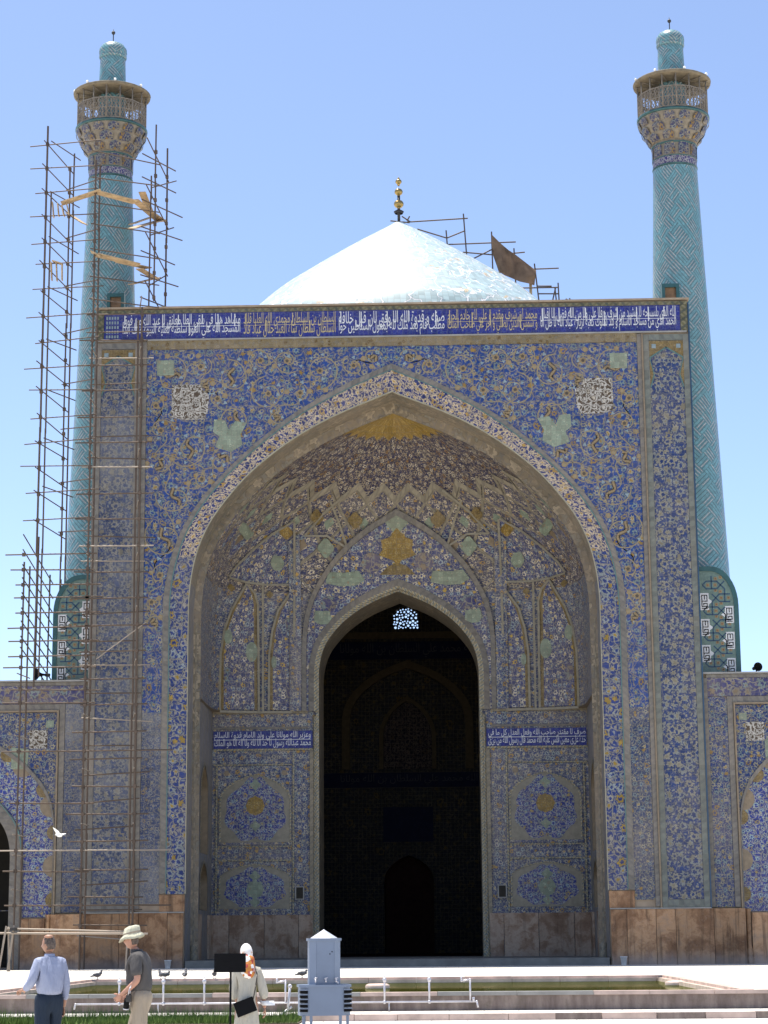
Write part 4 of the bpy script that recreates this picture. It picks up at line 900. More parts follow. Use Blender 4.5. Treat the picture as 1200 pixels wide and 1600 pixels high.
# scaffold and sheeting on the dome
ds = thing('dome_scaffold', (4, DY, 33), 'scaffold poles with brown sheeting on the far slope of the dome', 'scaffold')
D0 = Vector((4, DY, 33))
def dp(a, b_, r=.045, ya=DY, yb=DY): pole(ds, at(*a, ya) - D0, at(*b_, yb) - D0, r, 'scaffold_pole', None)
for a, b_ in (((636, 347), (731, 341)), ((610, 345), (640, 348)), ((724, 334), (729, 398)), ((697, 360), (699, 385)), ((698, 372), (725, 361)), ((698, 372), (652, 358)), ((700, 382), (806, 378)), ((723, 394), (768, 398)), ((738, 405), (768, 390)),
              ((768, 362), (770, 424)), ((780, 398), (820, 394)), ((803, 388), (806, 445)), ((768, 425), (782, 426)), ((835, 412), (843, 478)), ((820, 421), (873, 419)), ((840, 447), (862, 447)), ((812, 450), (872, 449)), ((840, 459), (872, 459)), ((872, 442), (874, 476)), ((867, 449), (870, 476)), ((862, 476), (868, 450)), ((890, 466), (893, 476)), ((884, 467), (892, 471)), ((636, 345), (640, 338)), ((628, 338), (640, 346))):
    dp(a, b_, .045, DY + 1.5, DY + 1.5)
b = MB(); gp = [[(768, 366), (769, 395), (777, 418), (779, 424)], [(782, 380), (783, 398), (788, 424), (788, 430)], [(795, 391), (797, 402), (797, 424), (798, 434)], [(803, 396), (806, 412), (806, 430), (812, 440)], [(820, 409), (822, 420), (824, 432), (826, 443)], [(838, 423), (837, 430), (836, 438), (835, 446)]]
G = [[at(x, y, DY + 1.2 + .35 * math.sin(i * 2.1 + j * 1.3)) - D0 for j, (x, y) in enumerate(r_)] for i, r_ in enumerate(gp)]
for i in range(5):
    for j in range(3): b.face([G[i][j], G[i + 1][j], G[i + 1][j + 1], G[i][j + 1]], [(i, j), (i + 1, j), (i + 1, j + 1), (i, j + 1)], 0, True)
b.build('tarpaulin', M['tarp'], ds)
b = MB(); q0, q1 = at(829, 441, DY + 1.6) - D0, at(829, 470, DY + 1.6) - D0; b.box(q0.x - .09, q0.x + .09, q0.y, q0.y + .05, q1.z, q0.z); b.build('plank', M['plank'], ds)

# ================================================================== MINARETS
AX, AY = 14.22, 4.0
def cyl(r, a, z): return (r * math.sin(a), -r * math.cos(a), z)          # angle 0 faces the court
M['lattice'] = plain('weathered_timber_lattice', (.19, .16, .125), .75, var=.2); M['canopy'] = plain('timber_canopy', (.18, .145, .095), .8, var=.2)
M['corbel'] = plain('tan_corbel_tile', (.20, .165, .115), .5, var=.15); M['globe'] = plain('white_lamp_globe', (.8, .8, .78), .3)
M['cap'] = bannai('lantern_cap_mosaic', .45); M['minband'] = floral('minaret_script_band', (.06, .05, .24), (.60, .58, .58), (.6, .58, .58), (.5, .5, .52), (.5, .5, .54), (.6, .58, .58), s=3.4, fr=.4, curl=.9, dust=.05, seed=101.0)
M['minpanel'] = floral('minaret_panel_tile', (.05, .07, .2), (.46, .4, .3), OCHRE, (.35, .38, .36), (.3, .33, .33), CREAM, s=3.0, fr=.4, curl=.3, dust=.08, seed=103.0)
M['wood'] = plain('old_wood', (.17, .10, .05), .7, var=.25)
B0 = 13.03                                                         # minarets stand on the wing roofs
def minaret(s):
    lab = ('turquoise minaret wrapped in scaffolding, with a timber balcony' if s < 0 else 'free standing turquoise minaret without scaffold, with a timber balcony')
    t = thing('minaret', (s * AX, AY, B0), lab, 'minaret', 'minarets flanking the portal')
    z = lambda v: v - B0
    b = MB(); b.lathe([(2.02, 0.0), (1.86, z(18.3)), (1.50, z(28)), (1.27, z(34)), (1.1, z(38.8))], 48, uscale=1.6); b.build('shaft', M['bannai'], t)
    for zz, r, h in ((38.82, 1.13, .1), (39.26, 1.13, .07), (39.95, 1.16, .1)):
        b = MB(); b.lathe([(r - .06, z(zz)), (r, z(zz) + h * .3), (r, z(zz) + h * .7), (r - .06, z(zz) + h)], 40); b.build('ring_moulding', M['teal'], t)
    b = MB(); b.lathe([(1.1, z(38.9)), (1.1, z(39.3))], 40, uscale=1.1); o = b.build('inscription_band', M['minband'], t)
    b = MB(); b.lathe([(1.1, z(39.3)), (1.1, z(40.2))], 40, uscale=1.1); b.build('collar', M['corbel'], t)
    for k in range(10):
        a = 2 * PI * (k + .5) / 10; b = MB(); pts = arch(.27, .42, .72, 0.0, 0, 2, 3); cc = cyl(1.13, a, z(39.72))
        for p, q in zip(pts, pts[1:] + pts[:1]): b.face([cyl(1.135, a + p[0] / 1.12, z(39.36) + p[1]), cyl(1.135, a + q[0] / 1.12, z(39.36) + q[1]), cc], [(p[0] + k, p[1]), (q[0] + k, q[1]), (k, .36)])
        b.build('arched_panel', M['minpanel'], t)
    # three stepped tiers of corbelled niches under the balcony
    for tier, (z0, z1, ra, rb, n_) in enumerate(((40.1, 40.55, 1.16, 1.42, 10), (40.5, 41.0, 1.42, 1.62, 10), (40.95, 41.42, 1.62, 1.76, 14))):
        b = MB(); b.lathe([(ra - .15, z(z0)), (ra, z(z0) + .05), (rb - .03, z(z1) - .1), (rb, z(z1))], n_ * 2, a0=PI / n_, a1=2 * PI + PI / n_, sm=False); b.build('corbel_tier', M['corbel'], t)
        for k in range(n_):
            a = 2 * PI * (k + (.5 if tier != 1 else 0)) / n_; w_ = 2.2 / n_ ; b = MB(); h = (z1 - z0)
            pts = arch(w_ * rb, h * .35, h * .86, .0, 0, 1, 4); rr = lambda q: ra + (rb - ra) * min(1, q / h) + .035 + .05 * math.sin(PI * min(1, q / h))
            cc = cyl(rr(h * .4) + .03, a, z(z0) + .05 + h * .35)
            for p, q in zip(pts, pts[1:] + pts[:1]): b.face([cyl(rr(p[1]), a + p[0] / rb, z(z0) + .05 + p[1]), cyl(rr(q[1]), a + q[0] / rb, z(z0) + .05 + q[1]), cc], [(p[0] + k, p[1]), (q[0] + k, q[1]), (k, .2)])
            b.build('corbel_niche', M['minpanel'], t)
    b = MB(); b.lathe([(.6, z(41.4)), (1.74, z(41.42)), (1.82, z(41.46)), (1.82, z(41.55)), (1.7, z(41.6)), (.6, z(41.6))], 40); b.build('balcony_floor', M['teal'], t)
    NP = 16; me = None
    for k in range(NP):
        a = 2 * PI * (k + .5) / NP; W2 = 1.7 * math.tan(PI / NP)
        if me is None:
            b = MB(); h = 1.12
            b.box(-W2, W2, -.03, .03, 0, .07); b.box(-W2, W2, -.03, .03, h - .06, h); b.box(-W2, W2, -.025, .025, h * .48, h * .48 + .04)
            for i in range(9):
                for j in range(7):
                    x0 = -W2 + 2 * W2 * i / 9 ; x1 = -W2 + 2 * W2 * (i + 1) / 9; z0 = .07 + (h - .13) * j / 7; z1 = .07 + (h - .13) * (j + 1) / 7
                    if (i * 7 + j * 3) % 3 == 0: b.box(x0 + .005, x1 - .005, -.012, .012, z0 + .01, z1 - .01)
                    (b.tube((x0, 0, z0), (x1, 0, z1), .02, n=4, caps=False) if (i + j) % 2 else b.tube((x0, 0, z1), (x1, 0, z0), .02, n=4, caps=False))
            o = b.build('railing_panel', M['lattice'], t); me = o.data
        else: o = bpy.data.objects.new('railing_panel', me); COL.objects.link(o); o.parent = t
        o.location = cyl(1.70, a, z(41.6)); o.rotation_euler.z = a
        b = MB(); p0 = Vector(cyl(1.74, 2 * PI * k / NP, z(41.6))); b.tube(p0, p0 + Vector((0, 0, 1.85)), .035, n=6); b.build('balcony_post', M['lattice'], t)
    b = MB(); b.lathe([(.68, z(43.35)), (1.84, z(43.32)), (1.94, z(43.36)), (1.96, z(43.46)), (1.9, z(43.5)), (.7, z(44.0))], 40); b.build('canopy', M['canopy'], t)
    for k in range(16):
        a = 2 * PI * k / 16; b = MB(); b.tube(cyl(.7, a, z(43.3)), cyl(1.86, a, z(43.29)), .03, n=4); b.build('rafter', M['lattice'], t)
    for k in range(8):
        b = MB(); b.sphere(cyl(1.9, 2 * PI * (k + .3) / 8, z(43.56)), .075, 8, 6); b.build('lamp_globe', M['globe'], t)
    b = MB(); b.lathe([(.70, z(41.6)), (.69, z(43.9)), (.64, z(45.45))], 28, uscale=.68); b.build('lantern', M['cap'], t)
    b = MB(); b.lathe([(.66, z(45.42)), (.71, z(45.5)), (.71, z(45.56)), (.67, z(45.6))], 28); b.build('ring_moulding', M['cap'], t)
    b = MB(); b.lathe([(.67, z(45.58)), (.72, z(45.75)), (.70, z(45.95)), (.55, z(46.18)), (.3, z(46.32)), (.001, z(46.4))], 28, uscale=.7); b.build('lantern_dome', M['cap'], t)
    b = MB(); b.tube((0, 0, z(46.35)), (0, 0, z(46.85)), .025, n=6); b.sphere((0, 0, z(46.9)), .1, 10, 8); b.tube((0, 0, z(46.95)), (0, 0, z(47.1)), .015, n=5); b.build('finial', M['iron'], t)
    # doorway onto the portal roof
    d = -s * .62; b = MB(); b.plate([(d - .42, 0), (d + .42, 0), (d + .42, 1.5), (d - .42, 1.5)], [[(d - .27, .02), (d + .27, .02), (d + .27, 1.32), (d - .27, 1.32)][::-1]], -1.55, .7); f = b.build('doorway', M['teal'], t, loc=(0, 0, z(30.95)))
    b = MB(); b.plate([(d - .3, 0), (d + .3, 0), (d + .3, 1.35), (d - .3, 1.35)], (), -1.44, .05); b.build('door_leaf', M['wood'], f)
    # base block with rounded outer shoulder, one face to the court
    x0, x1 = -.08, 1.84
    def sx(x): return s * x
    outl = [(x0, 0), (x1, 0), (x1, 3.3)] + [(x1 - 1.25 + 1.25 * math.cos(a), 3.3 + 1.85 * math.sin(a)) for a in [PI / 2 * k / 10 for k in range(1, 11)]] + [(x0, 5.15)]
    o2 = [(sx(x), zz) for x, zz in outl]; o2 = o2 if s > 0 else o2[::-1]
    YF = 1.2 - AY
    b = MB(); b.plate(o2, (), YF + .04, 4.6, 0, 1); base = b.build('base_block', [M['bannai'], M['turq']], t)
    fld = [(x0 + .12, .02), (x1 - .2, .02), (x1 - .2, 3.25)] + [(x1 - 1.3 + 1.1 * math.cos(a), 3.25 + 1.68 * math.sin(a)) for a in [PI / 2 * k / 10 for k in range(1, 11)]] + [(x0 + .12, 4.93)]
    f2 = [(sx(x), zz) for x, zz in fld]; f2 = f2 if s > 0 else f2[::-1]
    b = MB(); b.plate(f2, (), YF, .05); fo = b.build('base_field', M['basefield'], base)
    b = MB(); ring_o = o2 + [o2[0]]; ring_i = f2 + [f2[0]]; b.band(ring_o, ring_i, YF - .05, .1); b.build('base_frame', M['teal'], base)
    # interlace: hexagon chains, ochre studs, white script blocks
    per = 1.22; lines = MB(); studs = MB()
    def inside_f(x, zz): return x0 + .14 < x < x1 - .22 and .05 < zz < (3.25 + 1.62 * math.sqrt(max(0, 1 - max(0, (x - (x1 - 1.3)) / 1.08) ** 2)) if x > x1 - 1.3 else 4.9)
    def seg(p, q):
        if not (inside_f(*p) and inside_f(*q)): return
        dx, dz = q[0] - p[0], q[1] - p[1]; L = math.hypot(dx, dz); nx, nz = -dz / L * .027, dx / L * .027
        lines.face([(sx(p[0] + nx), YF - .012, p[1] + nz), (sx(p[0] - nx), YF - .012, p[1] - nz), (sx(q[0] - nx), YF - .012, q[1] - nz), (sx(q[0] + nx), YF - .012, q[1] + nz)])
    def stud(x, zz):
        if not inside_f(x, zz): return
        for r, yy, mi in ((.075, -.01, 0), (.032, -.018, 1)): studs.box(sx(x) - r, sx(x) + r, YF + yy, YF + .002, zz - r, zz + r, mi)
    for k in range(-1, 5):
        for cx, cz in ((.62, 2.45 - 1.84 + k * per), (1.22, 2.45 - 1.23 + k * per)):
            hx = [(cx - .42, cz), (cx - .25, cz + .18), (cx + .25, cz + .18), (cx + .42, cz), (cx + .25, cz - .18), (cx - .25, cz - .18)]
            for p, q in zip(hx, hx[1:] + hx[:1]): seg(p, q)
            stud(cx - .17, cz); stud(cx + .17, cz); seg((cx, cz - .18), (cx, cz + .18))
            o_ = 1 if cx < 1 else -1
            stud(cx + o_ * .2, cz + .30); stud(cx + o_ * .42, cz + .36); seg((cx, cz + .18), (cx, cz + .43)); seg((cx + o_ * .42, cz), (cx + o_ * .6, cz + .18)); seg((cx + o_ * .42, cz), (cx + o_ * .6, cz - .18))
        for bx, bz in ((.07, 2.45 - 1.5 + .1 + k * per), (1.2, 2.45 - .9 + .1 + k * per)):
            if not (inside_f(bx + .2, bz - .3) and inside_f(bx + .25, bz + .48)): continue
            xa, xb = bx, bx + .4; white = MB()
            white.box(min(sx(xa), sx(xb)), max(sx(xa), sx(xb)), YF - .012, YF + .002, bz - .4, bz + .4)
            tri = [(bx + (.4 if bx < 1 else 0), bz + .13), (bx + (.58 if bx < 1 else -.18), bz), (bx + (.4 if bx < 1 else 0), bz - .13)]; tri = [(sx(x), YF - .012, zz) for x, zz in tri]; white.face(tri if (bx < 1) != (s > 0) else tri[::-1])
            g = lambda u0, u1, v0, v1: white.box(min(sx(bx + u0), sx(bx + u1)), max(sx(bx + u0), sx(bx + u1)), YF - .02, YF - .005, bz - .4 + v0, bz - .4 + v1, 1)
            for u0, u1, v0, v1 in ((.06, .34, .06, .10), (.06, .34, .15, .19), (.3, .34, .15, .33), (.14, .34, .29, .33), (.14, .18, .22, .33), (.06, .10, .15, .72), (.06, .34, .68, .72), (.3, .34, .44, .72), (.18, .22, .50, .72), (.06, .34, .40, .44)): g(u0, u1, v0, v1)
            white.build('script_block', [M['letter'], M['black']], base)
    tag(lines.build('interlace_lines', M['navy'], base), kind='stuff'); tag(studs.build('ochre_studs', [M['bloom'], M['wood']], base), kind='stuff')
    return t
M['basefield'] = plain('sage_base_tile', (.12, .18, .15), .4, var=.15, scale=6)
minaret(1); minaret(-1)

# ================================================================== WINGS
def wing(s):
    t = thing('arcade_wing', (s * 21.5, .2, 0), ('blue tiled arcade wing with a black archway left of the scaffolded pier' if s < 0 else 'blue tiled arcade wing beside the clean pier, under the bare minaret'), 'arcade', 'arcade wings either side of the portal')
    def ad(b, name, m, par=None): return b.build(name, m, par or t, loc=(-s * 21.5, -.2, 0) if par is None else None)
    X = lambda x: s * x
    def rect(x0, x1, z0, z1): a_, c_ = sorted((X(x0), X(x1))); return [(a_, z0), (c_, z0), (c_, z1), (a_, z1)]
    def hb(name, x0, x1, z0, z1, y, dep, m):
        q = MB(); a_, c_ = sorted((X(x0), X(x1))); q.band([(a_, z1), (c_, z1)], [(a_, z0), (c_, z0)], y, dep); return ad(q, name, m)
    def vb(name, x0, x1, z0, z1, y, dep, m):
        q = MB(); a_, c_ = sorted((X(x0), X(x1))); q.band([(a_, z0), (a_, z1)], [(c_, z0), (c_, z1)], y, dep); return ad(q, name, m)
    CX = 21.3; op = arch(3.7, 5.0, 8.6, 0.0, X(CX), 4)
    b = MB(); b.plate(rect(14.15, 34, 0, 13.0), [op[::-1]], .3, 2.0, 0, 0); ad(b, 'wing_wall', M['brick'])
    b = MB(); b.box(min(X(14.15), X(34)), max(X(14.15), X(34)), 2.31, 12, 12.7, 13.0); b.box(min(X(14.2), X(17)), max(X(14.2), X(17)), 8, 8.3, 0, 12.7); b.box(min(X(14.2), X(34)), max(X(14.2), X(34)), 8.31, 8.6, 0, 12.69); b.box(min(X(33.6), X(33.9)), max(X(33.6), X(33.9)), 2.32, 8.3, 0, 12.69); ad(b, 'wing_roof', M['dark'])  # roof and unseen walls, coloured near black to paint the archway's shade
    b = MB(); b.box(min(X(14.1), X(34)), max(X(14.1), X(34)), .1, .7, 13.0, 13.08); ad(b, 'wing_coping', M['stone'])
    hb('frieze_band', 14.3, 34, 11.98, 12.82, .2, .09, M['frieze']); hb('frieze_border', 14.3, 34, 12.83, 12.98, .18, .1, M['bord'])
    vb('pilaster_border', 14.15, 14.33, 2.5, 12.82, .17, .1, M['sagedust'] if s < 0 else M['bord'])
    vb('pilaster_band', 14.34, 15.2, 2.5, 11.96, .2, .09, M['strip_dusty'] if s < 0 else M['wing'])
    vb('pilaster_border', 15.21, 15.46, 2.5, 11.96, .17, .1, M['bord'])
    hb('panel_border', 15.47, 34, 11.68, 11.96, .17, .1, M['bord'])
    vb('panel_moulding', 15.48, 15.56, 2.4, 11.68, .1, .2, M['tan']); hb('panel_moulding', 15.57, 34, 11.6, 11.68, .1, .2, M['tan'])
    outer = arch(5.68, 6.1, 11.15, 2.3, X(CX), 5); inn = arch(4.3, 5.0, 9.2, 2.3, X(CX), 5)
    b = MB(); b.plate(rect(15.57, 27.0, 2.6, 11.58), [[p for p in arch(5.69, 6.1, 11.16, 2.62, X(CX), 5)][::-1]] , .22, .06, hole_edges=False); spn = ad(b, 'wing_spandrel', M['wing'])
    n_ = min(len(outer), len(inn)); b = MB(); b.band(inn, outer, .25, .04)
    for i in range(len(b.uv)): b.uv[i] = [(p[0], p[2]) for p in [b.v[j] for j in b.f[i]]]
    arc = ad(b, 'arch_field', M['panelblue'])
    b = MB(); b.band(outer, [(X(CX) + (x - X(CX)) * 1.008, z + (.2 if z > 6.1 else 0)) for x, z in outer], .13, .12); ad(b, 'outer_arch_moulding', M['bord'])
    b = MB(); b.band(arch(3.72, 5.0, 8.62, 0.02, X(CX), 5), arch(4.32, 5.0, 9.22, 0.02, X(CX), 5), .16, .14); ad(b, 'inner_arch_border', M['bord'])
    b = MB(); b.band([(X(CX) + (x - X(CX)) * .985, z) for x, z in inn], inn, .12, .1); ad(b, 'inner_arch_moulding', M['turq'])
    # tan cusps hung inside the outer arch
    acc = 0; big = True
    for i in range(len(outer) - 1):
        p, q = outer[i], outer[i + 1]; acc += math.hypot(q[0] - p[0], q[1] - p[1])
        if acc > (1.15 if big else .8):
            acc = 0; big = not big
            if abs(p[0] - X(CX)) < .5: continue
            dx, dz = (q[0] - p[0]), (q[1] - p[1]); L = math.hypot(dx, dz); tx, tz = dx / L, dz / L; nx, nz = tz, -tx
            r = .62 if big else .42; pts = [(p[0] + tx * r * math.cos(a) * .8 + nx * r * .75 * max(0, math.sin(a)), p[1] + tz * r * math.cos(a) * .8 + nz * r * .75 * max(0, math.sin(a))) for a in [PI * k / 10 for k in range(11)]]
            q_ = MB(); q_.plate(pts, (), .235 if big else .226, .02); q_.build('cusp', M['tan'] if big else M['ochretile'], arc)
    q_ = MB(); cx_, cz_ = X(16.42), 10.35; q_.plate([(cx_ - .42, cz_ - .42), (cx_ + .42, cz_ - .42), (cx_ + .42, cz_ + .42), (cx_ - .42, cz_ + .42)], (), .2, .03); q_.build('lattice_square', M['maze'], spn)
    q_ = MB(); cx_, cz_ = X(17.25), 9.5; q_.plate([(cx_ - .4, cz_ - .5), (cx_ + .35, cz_ - .5), (cx_ + .4, cz_ + .4), (cx_ - .4, cz_ + .5)], (), .2, .03); q_.build('sage_patch', M['patch'], spn)
    q_ = MB(); cx_, cz_ = X(15.9), 11.05; q_.plate([(cx_ - .18, cz_ - .16), (cx_ + .18, cz_ - .16), (cx_ + .18, cz_ + .16), (cx_ - .18, cz_ + .16)], (), .2, .03); q_.build('sage_square', M['patch'], spn)
    for xa, xb in ((14.2, 15.62), (15.9, 17.0)):
        q = MB(); a_, c_ = sorted((X(xa), X(xb))); q.box(a_ + .012, c_ - .012, .12, .28, 0, 2.44 if xa < 15 else 2.25); ad(q, 'dado_slab', M['marble'])
    q = MB(); q.lathe([(.16, 0), (.2, .25), (.13, .36), (.19, .55), (.11, .75), (.11, 2.3), (.16, 2.42)], 10, (X(15.76), .16, 0)); ad(q, 'corner_colonette', M['marble'])
    return t
wing(1); wing(-1)

# ================================================================== SCAFFOLD ON THE LEFT MINARET
SC = thing('minaret_scaffold', (-14, 0, 0), 'tall rusty tube scaffold climbing the left minaret and pier', 'scaffold'); S0 = Vector((-14, 0, 0)); rs = random.Random(21); npole = 0
knots = MB()
def sp(a, b_, r=.034, pale=False):
    global npole; npole += 1
    pole(SC, Vector(a) - S0, Vector(b_) - S0, r, 'scaffold_pole', POLE2 if pale else POLE)
seen_knots = set()
def knot(p):
    p = Vector(p) - S0; key = tuple(round(c, 1) for c in p)
    if key in seen_knots: return
    seen_knots.add(key); knots.box(p.x - .07, p.x + .07, p.y - .07, p.y + .07, p.z - .08, p.z + .08)
xf = lambda px, py, Y: at(px, py, Y).x
Y1, Y2, Y3 = -2.0, -.75, 1.3
XA, XC, XD = xf(62, 700, Y1), xf(141, 700, Y1), xf(219, 700, Y1)
XA2, XC2, XD2 = xf(70, 700, Y2), xf(148, 700, Y2), xf(213, 700, Y2)
XB, XB2 = xf(99, 700, Y3), xf(106, 700, Y3)
YE = 2.6; XE = xf(260, 350, YE)
zt = lambda px, py, Y: at(px, py, Y).z
for X_, Y_, z0, z1, r in ((XA, Y1, 18.6, zt(85, 197, Y1), .05), (XA2, Y2, 13.1, zt(88, 300, Y2), .04), (XC, Y1, 0, zt(153, 250, Y1), .045), (XC2, Y2, 0, zt(157, 258, Y2), .045), (XD, Y1, 0, zt(219, 480, Y1), .045), (XD2, Y2, 0, zt(213, 500, Y2), .045), (XD + .35, Y2, 31, zt(239, 195, Y2), .04), (XD - .12, 1.0, 31, zt(224, 275, 1.0), .04), (XB, Y3, 13.1, zt(112, 260, Y3), .04), (XB2, Y3, 13.1, zt(117, 240, Y3), .04), (XE, YE, 29.3, zt(258, 232, YE), .045)):
    zz = z0
    while zz < z1 - .2:
        L = min(6.0, z1 - zz); j = rs.uniform(-.03, .03); sp((X_ + j, Y_, zz), (X_ + j * .3, Y_, zz + L), r); zz += L - .25 if zz + L < z1 else L
k = 0; zz = 1.9
while zz < 39.2:
    jj = lambda: rs.uniform(-.12, .12)
    lv = zz
    up = lv > 31
    if lv > 19.5:
        sp((XA - rs.uniform(.3, .9), Y1, lv + jj()), (XC + rs.uniform(.1, .5), Y1, lv + jj() + .15), .028); knot((XA, Y1, lv)); knot((XC, Y1, lv))
        sp((XA - .1, Y1 - rs.uniform(.2, .8), lv + jj()), (XB + .15, Y3 + .3, lv + jj() - .1), .028); knot((XB, Y3, lv))
        if k % 2: sp((XC, Y2 - .3, lv - .3 + jj()), (XB - .2, Y3 + .3, lv + .2 + jj()), .03)
        if k % 2 == 0: sp((XA2, Y2 - .3, lv + .5 + jj()), (XB2 + .3, Y3, lv + .5 + jj()), .028)
    if lv < 31:
        xl = XC - rs.uniform(.2, .8)
        sp((xl, Y1, lv + jj() * .4), (XD + rs.uniform(.2, .7), Y1, lv + jj() * .4), .034, rs.random() < .12)
        if rs.random() < .75: sp((XC2 - rs.uniform(.2, .6), Y2, lv - .55 + jj()), (XD2 + rs.uniform(.1, 1.0), Y2, lv - .55 + jj()), .03, rs.random() < .15)
        knot((XC, Y1, lv)); knot((XD, Y1, lv))
        if k % 2: sp((XC, Y1 - .3, lv + .8), (XC2, Y2 + .4, lv + .8), .03, True); sp((XD, Y1 - .3, lv + .8), (XD2, Y2 + .4, lv + .8), .03, True)
    else:
        sp((XD - .3, Y2, lv + jj()), (XE + rs.uniform(.3, .9), YE, lv + jj() + .3), .032); knot((XE, YE, lv)); knot((XD + .35, Y2, lv))
        if k % 2: sp((XD - .1, 1.0, lv + jj()), (XE + rs.uniform(.0, .5), YE, lv + 1.0), .03)
        else: sp((XD - .3, .6, lv + 1.3), (XE + .1, YE, lv - .3), .03)
        sp((XC - .2, Y1, lv - .4 + jj()), (XD + .6, Y2, lv - .6 + jj()), .03)
    zz += 1.22; k += 1
# lower tower in front of the wing, left of the minaret base
XL, XL2, XL3 = xf(35, 950, Y1), xf(44, 950, Y2), xf(76, 950, 5.0)
for X_, Y_, z0, z1 in ((XL, Y1, 0, zt(33, 878, Y1)), (XL2, Y2, 0, zt(41, 885, Y2)), (XL3, 5.0, 13.1, zt(76, 898, 5.0)), (xf(57, 950, 3.5), 3.5, 13.1, 20.5), (XA, Y1, 12.5, 19.4), (XB, Y3, 13.1, 18)): sp((X_, Y_, z0), (X_ + .03, Y_, z1), .042)
for i, z_ in enumerate((18.6, 17.9, 17.2, 16.6, 15.9, 15.2, 14.6, 13.9, 13.4, 12.4, 11.8, 9.6, 7.3, 5.2, 4.3, 2.8)):
    sp((XL - rs.uniform(.3, 1.1), Y1, z_), (XC + (rs.uniform(.2, .8) if z_ > 11 or i % 2 == 0 else 4.0), Y1, z_ + rs.uniform(-.06, .06)), .034, i in (13,)); knot((XL, Y1, z_)); knot((XC, Y1, z_))
    if z_ > 13: sp((XL, Y1 - .2, z_ + .9), (XL3 + .2, 5.0, z_ - .2), .03)
    else: sp((XL - .1, Y1 - .3, z_ + .7), (XL2 + .1, Y2 + .3, z_ + .7), .028, True)
for a, b_ in (((150, 1030), (228, 972)), ):                           # one loose diagonal across the pier
    sp(at(*a, Y1), at(*b_, Y1), .03, True)
o = knots.build('couplers', M['pole'], SC); tag(o, kind='stuff')
def board(a, b_, wd=.26, Y=None, Yb=None, th=.045):
    A, B_ = at(*a, Y) - S0, at(*b_, Yb if Yb is not None else Y) - S0; d = B_ - A; q = d.to_track_quat('X', 'Z'); Mx = Matrix.Translation(A) @ q.to_matrix().to_4x4()
    bb = MB(); bb.box(0, d.length, -wd / 2, wd / 2, -th / 2, th / 2, 0, Mx); bb.build('plank', M['plank'], SC)
for a, b_, Ya, Yb, wd in (((96, 318), (158, 298), Y1, Y1, .5), ((150, 300), (212, 316), Y1, Y2, .5), ((107, 334), (132, 350), 2, Y3, .4), ((82, 316), (84, 340), Y1, Y1, .22), ((90, 318), (92, 338), Y1, Y1, .22), ((97, 322), (100, 337), Y1, Y1, .4), ((104, 318), (108, 336), Y1, Y1, .22), ((206, 357), (252, 344), Y2, 4, .5), ((210, 312), (250, 346), Y2, 4, .4), ((222, 300), (234, 330), 1, 3, .35), ((232, 330), (254, 346), 2, 4, .4), ((206, 350), (240, 338), 3, 5, .4),
                       ((142, 393), (158, 402), Y1, Y1, .4), ((150, 398), (216, 414), Y1, Y2, .5), ((186, 409), (232, 419), Y2, 2, .4), ((206, 444), (246, 434), 2, 5, .4), ((218, 420), (244, 436), 1, 4, .35), ((80, 410), (81, 438), Y1, Y1, .24), ((88, 411), (89, 439), Y1, Y1, .24), ((97, 412), (97, 438), Y1, Y1, .24), ((82, 408), (98, 413), Y1, Y1, .3)):
    board(a, b_, wd, Ya, Yb)
print('scaffold poles', npole)

# ================================================================== GROUND, POOL, LAWN
def paving(name, c0, c1, sz):
    k = NT(name, .75, .25); p = k.pos(); x = k.sep(p)
    br = k.n('ShaderNodeTexBrick'); br.offset = .5; k.set(br.inputs['Vector'], p); br.inputs['Scale'].default_value = 1.0
    br.inputs['Brick Width'].default_value = sz; br.inputs['Row Height'].default_value = sz * .6; br.inputs['Mortar Size'].default_value = .012
    br.inputs['Color1'].default_value = (*c0, 1); br.inputs['Color2'].default_value = (*c1, 1); br.inputs['Mortar'].default_value = (.3, .28, .25, 1)
    c = k.mix(k.m('MULTIPLY', k.step(k.noise(p, .5, 6, .7), .45, .75), .35), br.outputs['Color'], (.42, .37, .30))
    k.bump(k.noise(p, 9, 4), .15, .01); return k.out(c)
M['pave'] = paving('sunlit_stone_paving', (.66, .62, .55), (.58, .55, .49), 1.1)
M['path'] = paving('pale_path_paving', (.66, .63, .57), (.60, .57, .52), .8)
M['coping'] = plain('pink_coping_stone', (.50, .38, .32), .6, var=.2, scale=1.5)
def rstone():
    k = NT('stained_wall_stone', .8, .2); p = k.pos(); x = k.sep(p)
    st = k.noise(k.comb(k.m('MULTIPLY', x[0], 2.2), 0.0, k.m('MULTIPLY', x[2], .5)), 1.0, 5, .65)
    c = k.ramp(st, [(.3, (.10, .075, .065)), (.5, (.20, .155, .135)), (.7, (.32, .26, .22))])
    c = k.mix(k.m('MULTIPLY', k.step(k.noise(p, 3, 5, .7), .5, .7), .5), c, (.12, .1, .07)); k.bump(k.noise(p, 12, 4), .4, .02); return k.out(c)
M['rstone'] = rstone()
TY, LZ, PZ = -45.1, -.42, -.55                                    # terrace edge, strip level, path level
PX, PY0, PY1 = 9.25, -45.1 + .35, -26.0
def sheet(name, rects, z, m):
    b = MB()
    for x0, x1, y0, y1 in rects: b.face([(x0, y0, z), (x1, y0, z), (x1, y1, z), (x0, y1, z)], [(x0, y0), (x1, y0), (x1, y1), (x0, y1)])
    return tag(b.build(name, m), kind='structure')
sheet('courtyard_paving', [(-400, 400, PY1 + .3, 900), (-400, -PX - .3, TY + .31, PY1 + .3), (PX + .3, 400, TY + .31, PY1 + .3)], 0.0, M['pave'])
sheet('lower_strip', [(-60, 60, -47.28, TY - .001)], LZ, M['path'])
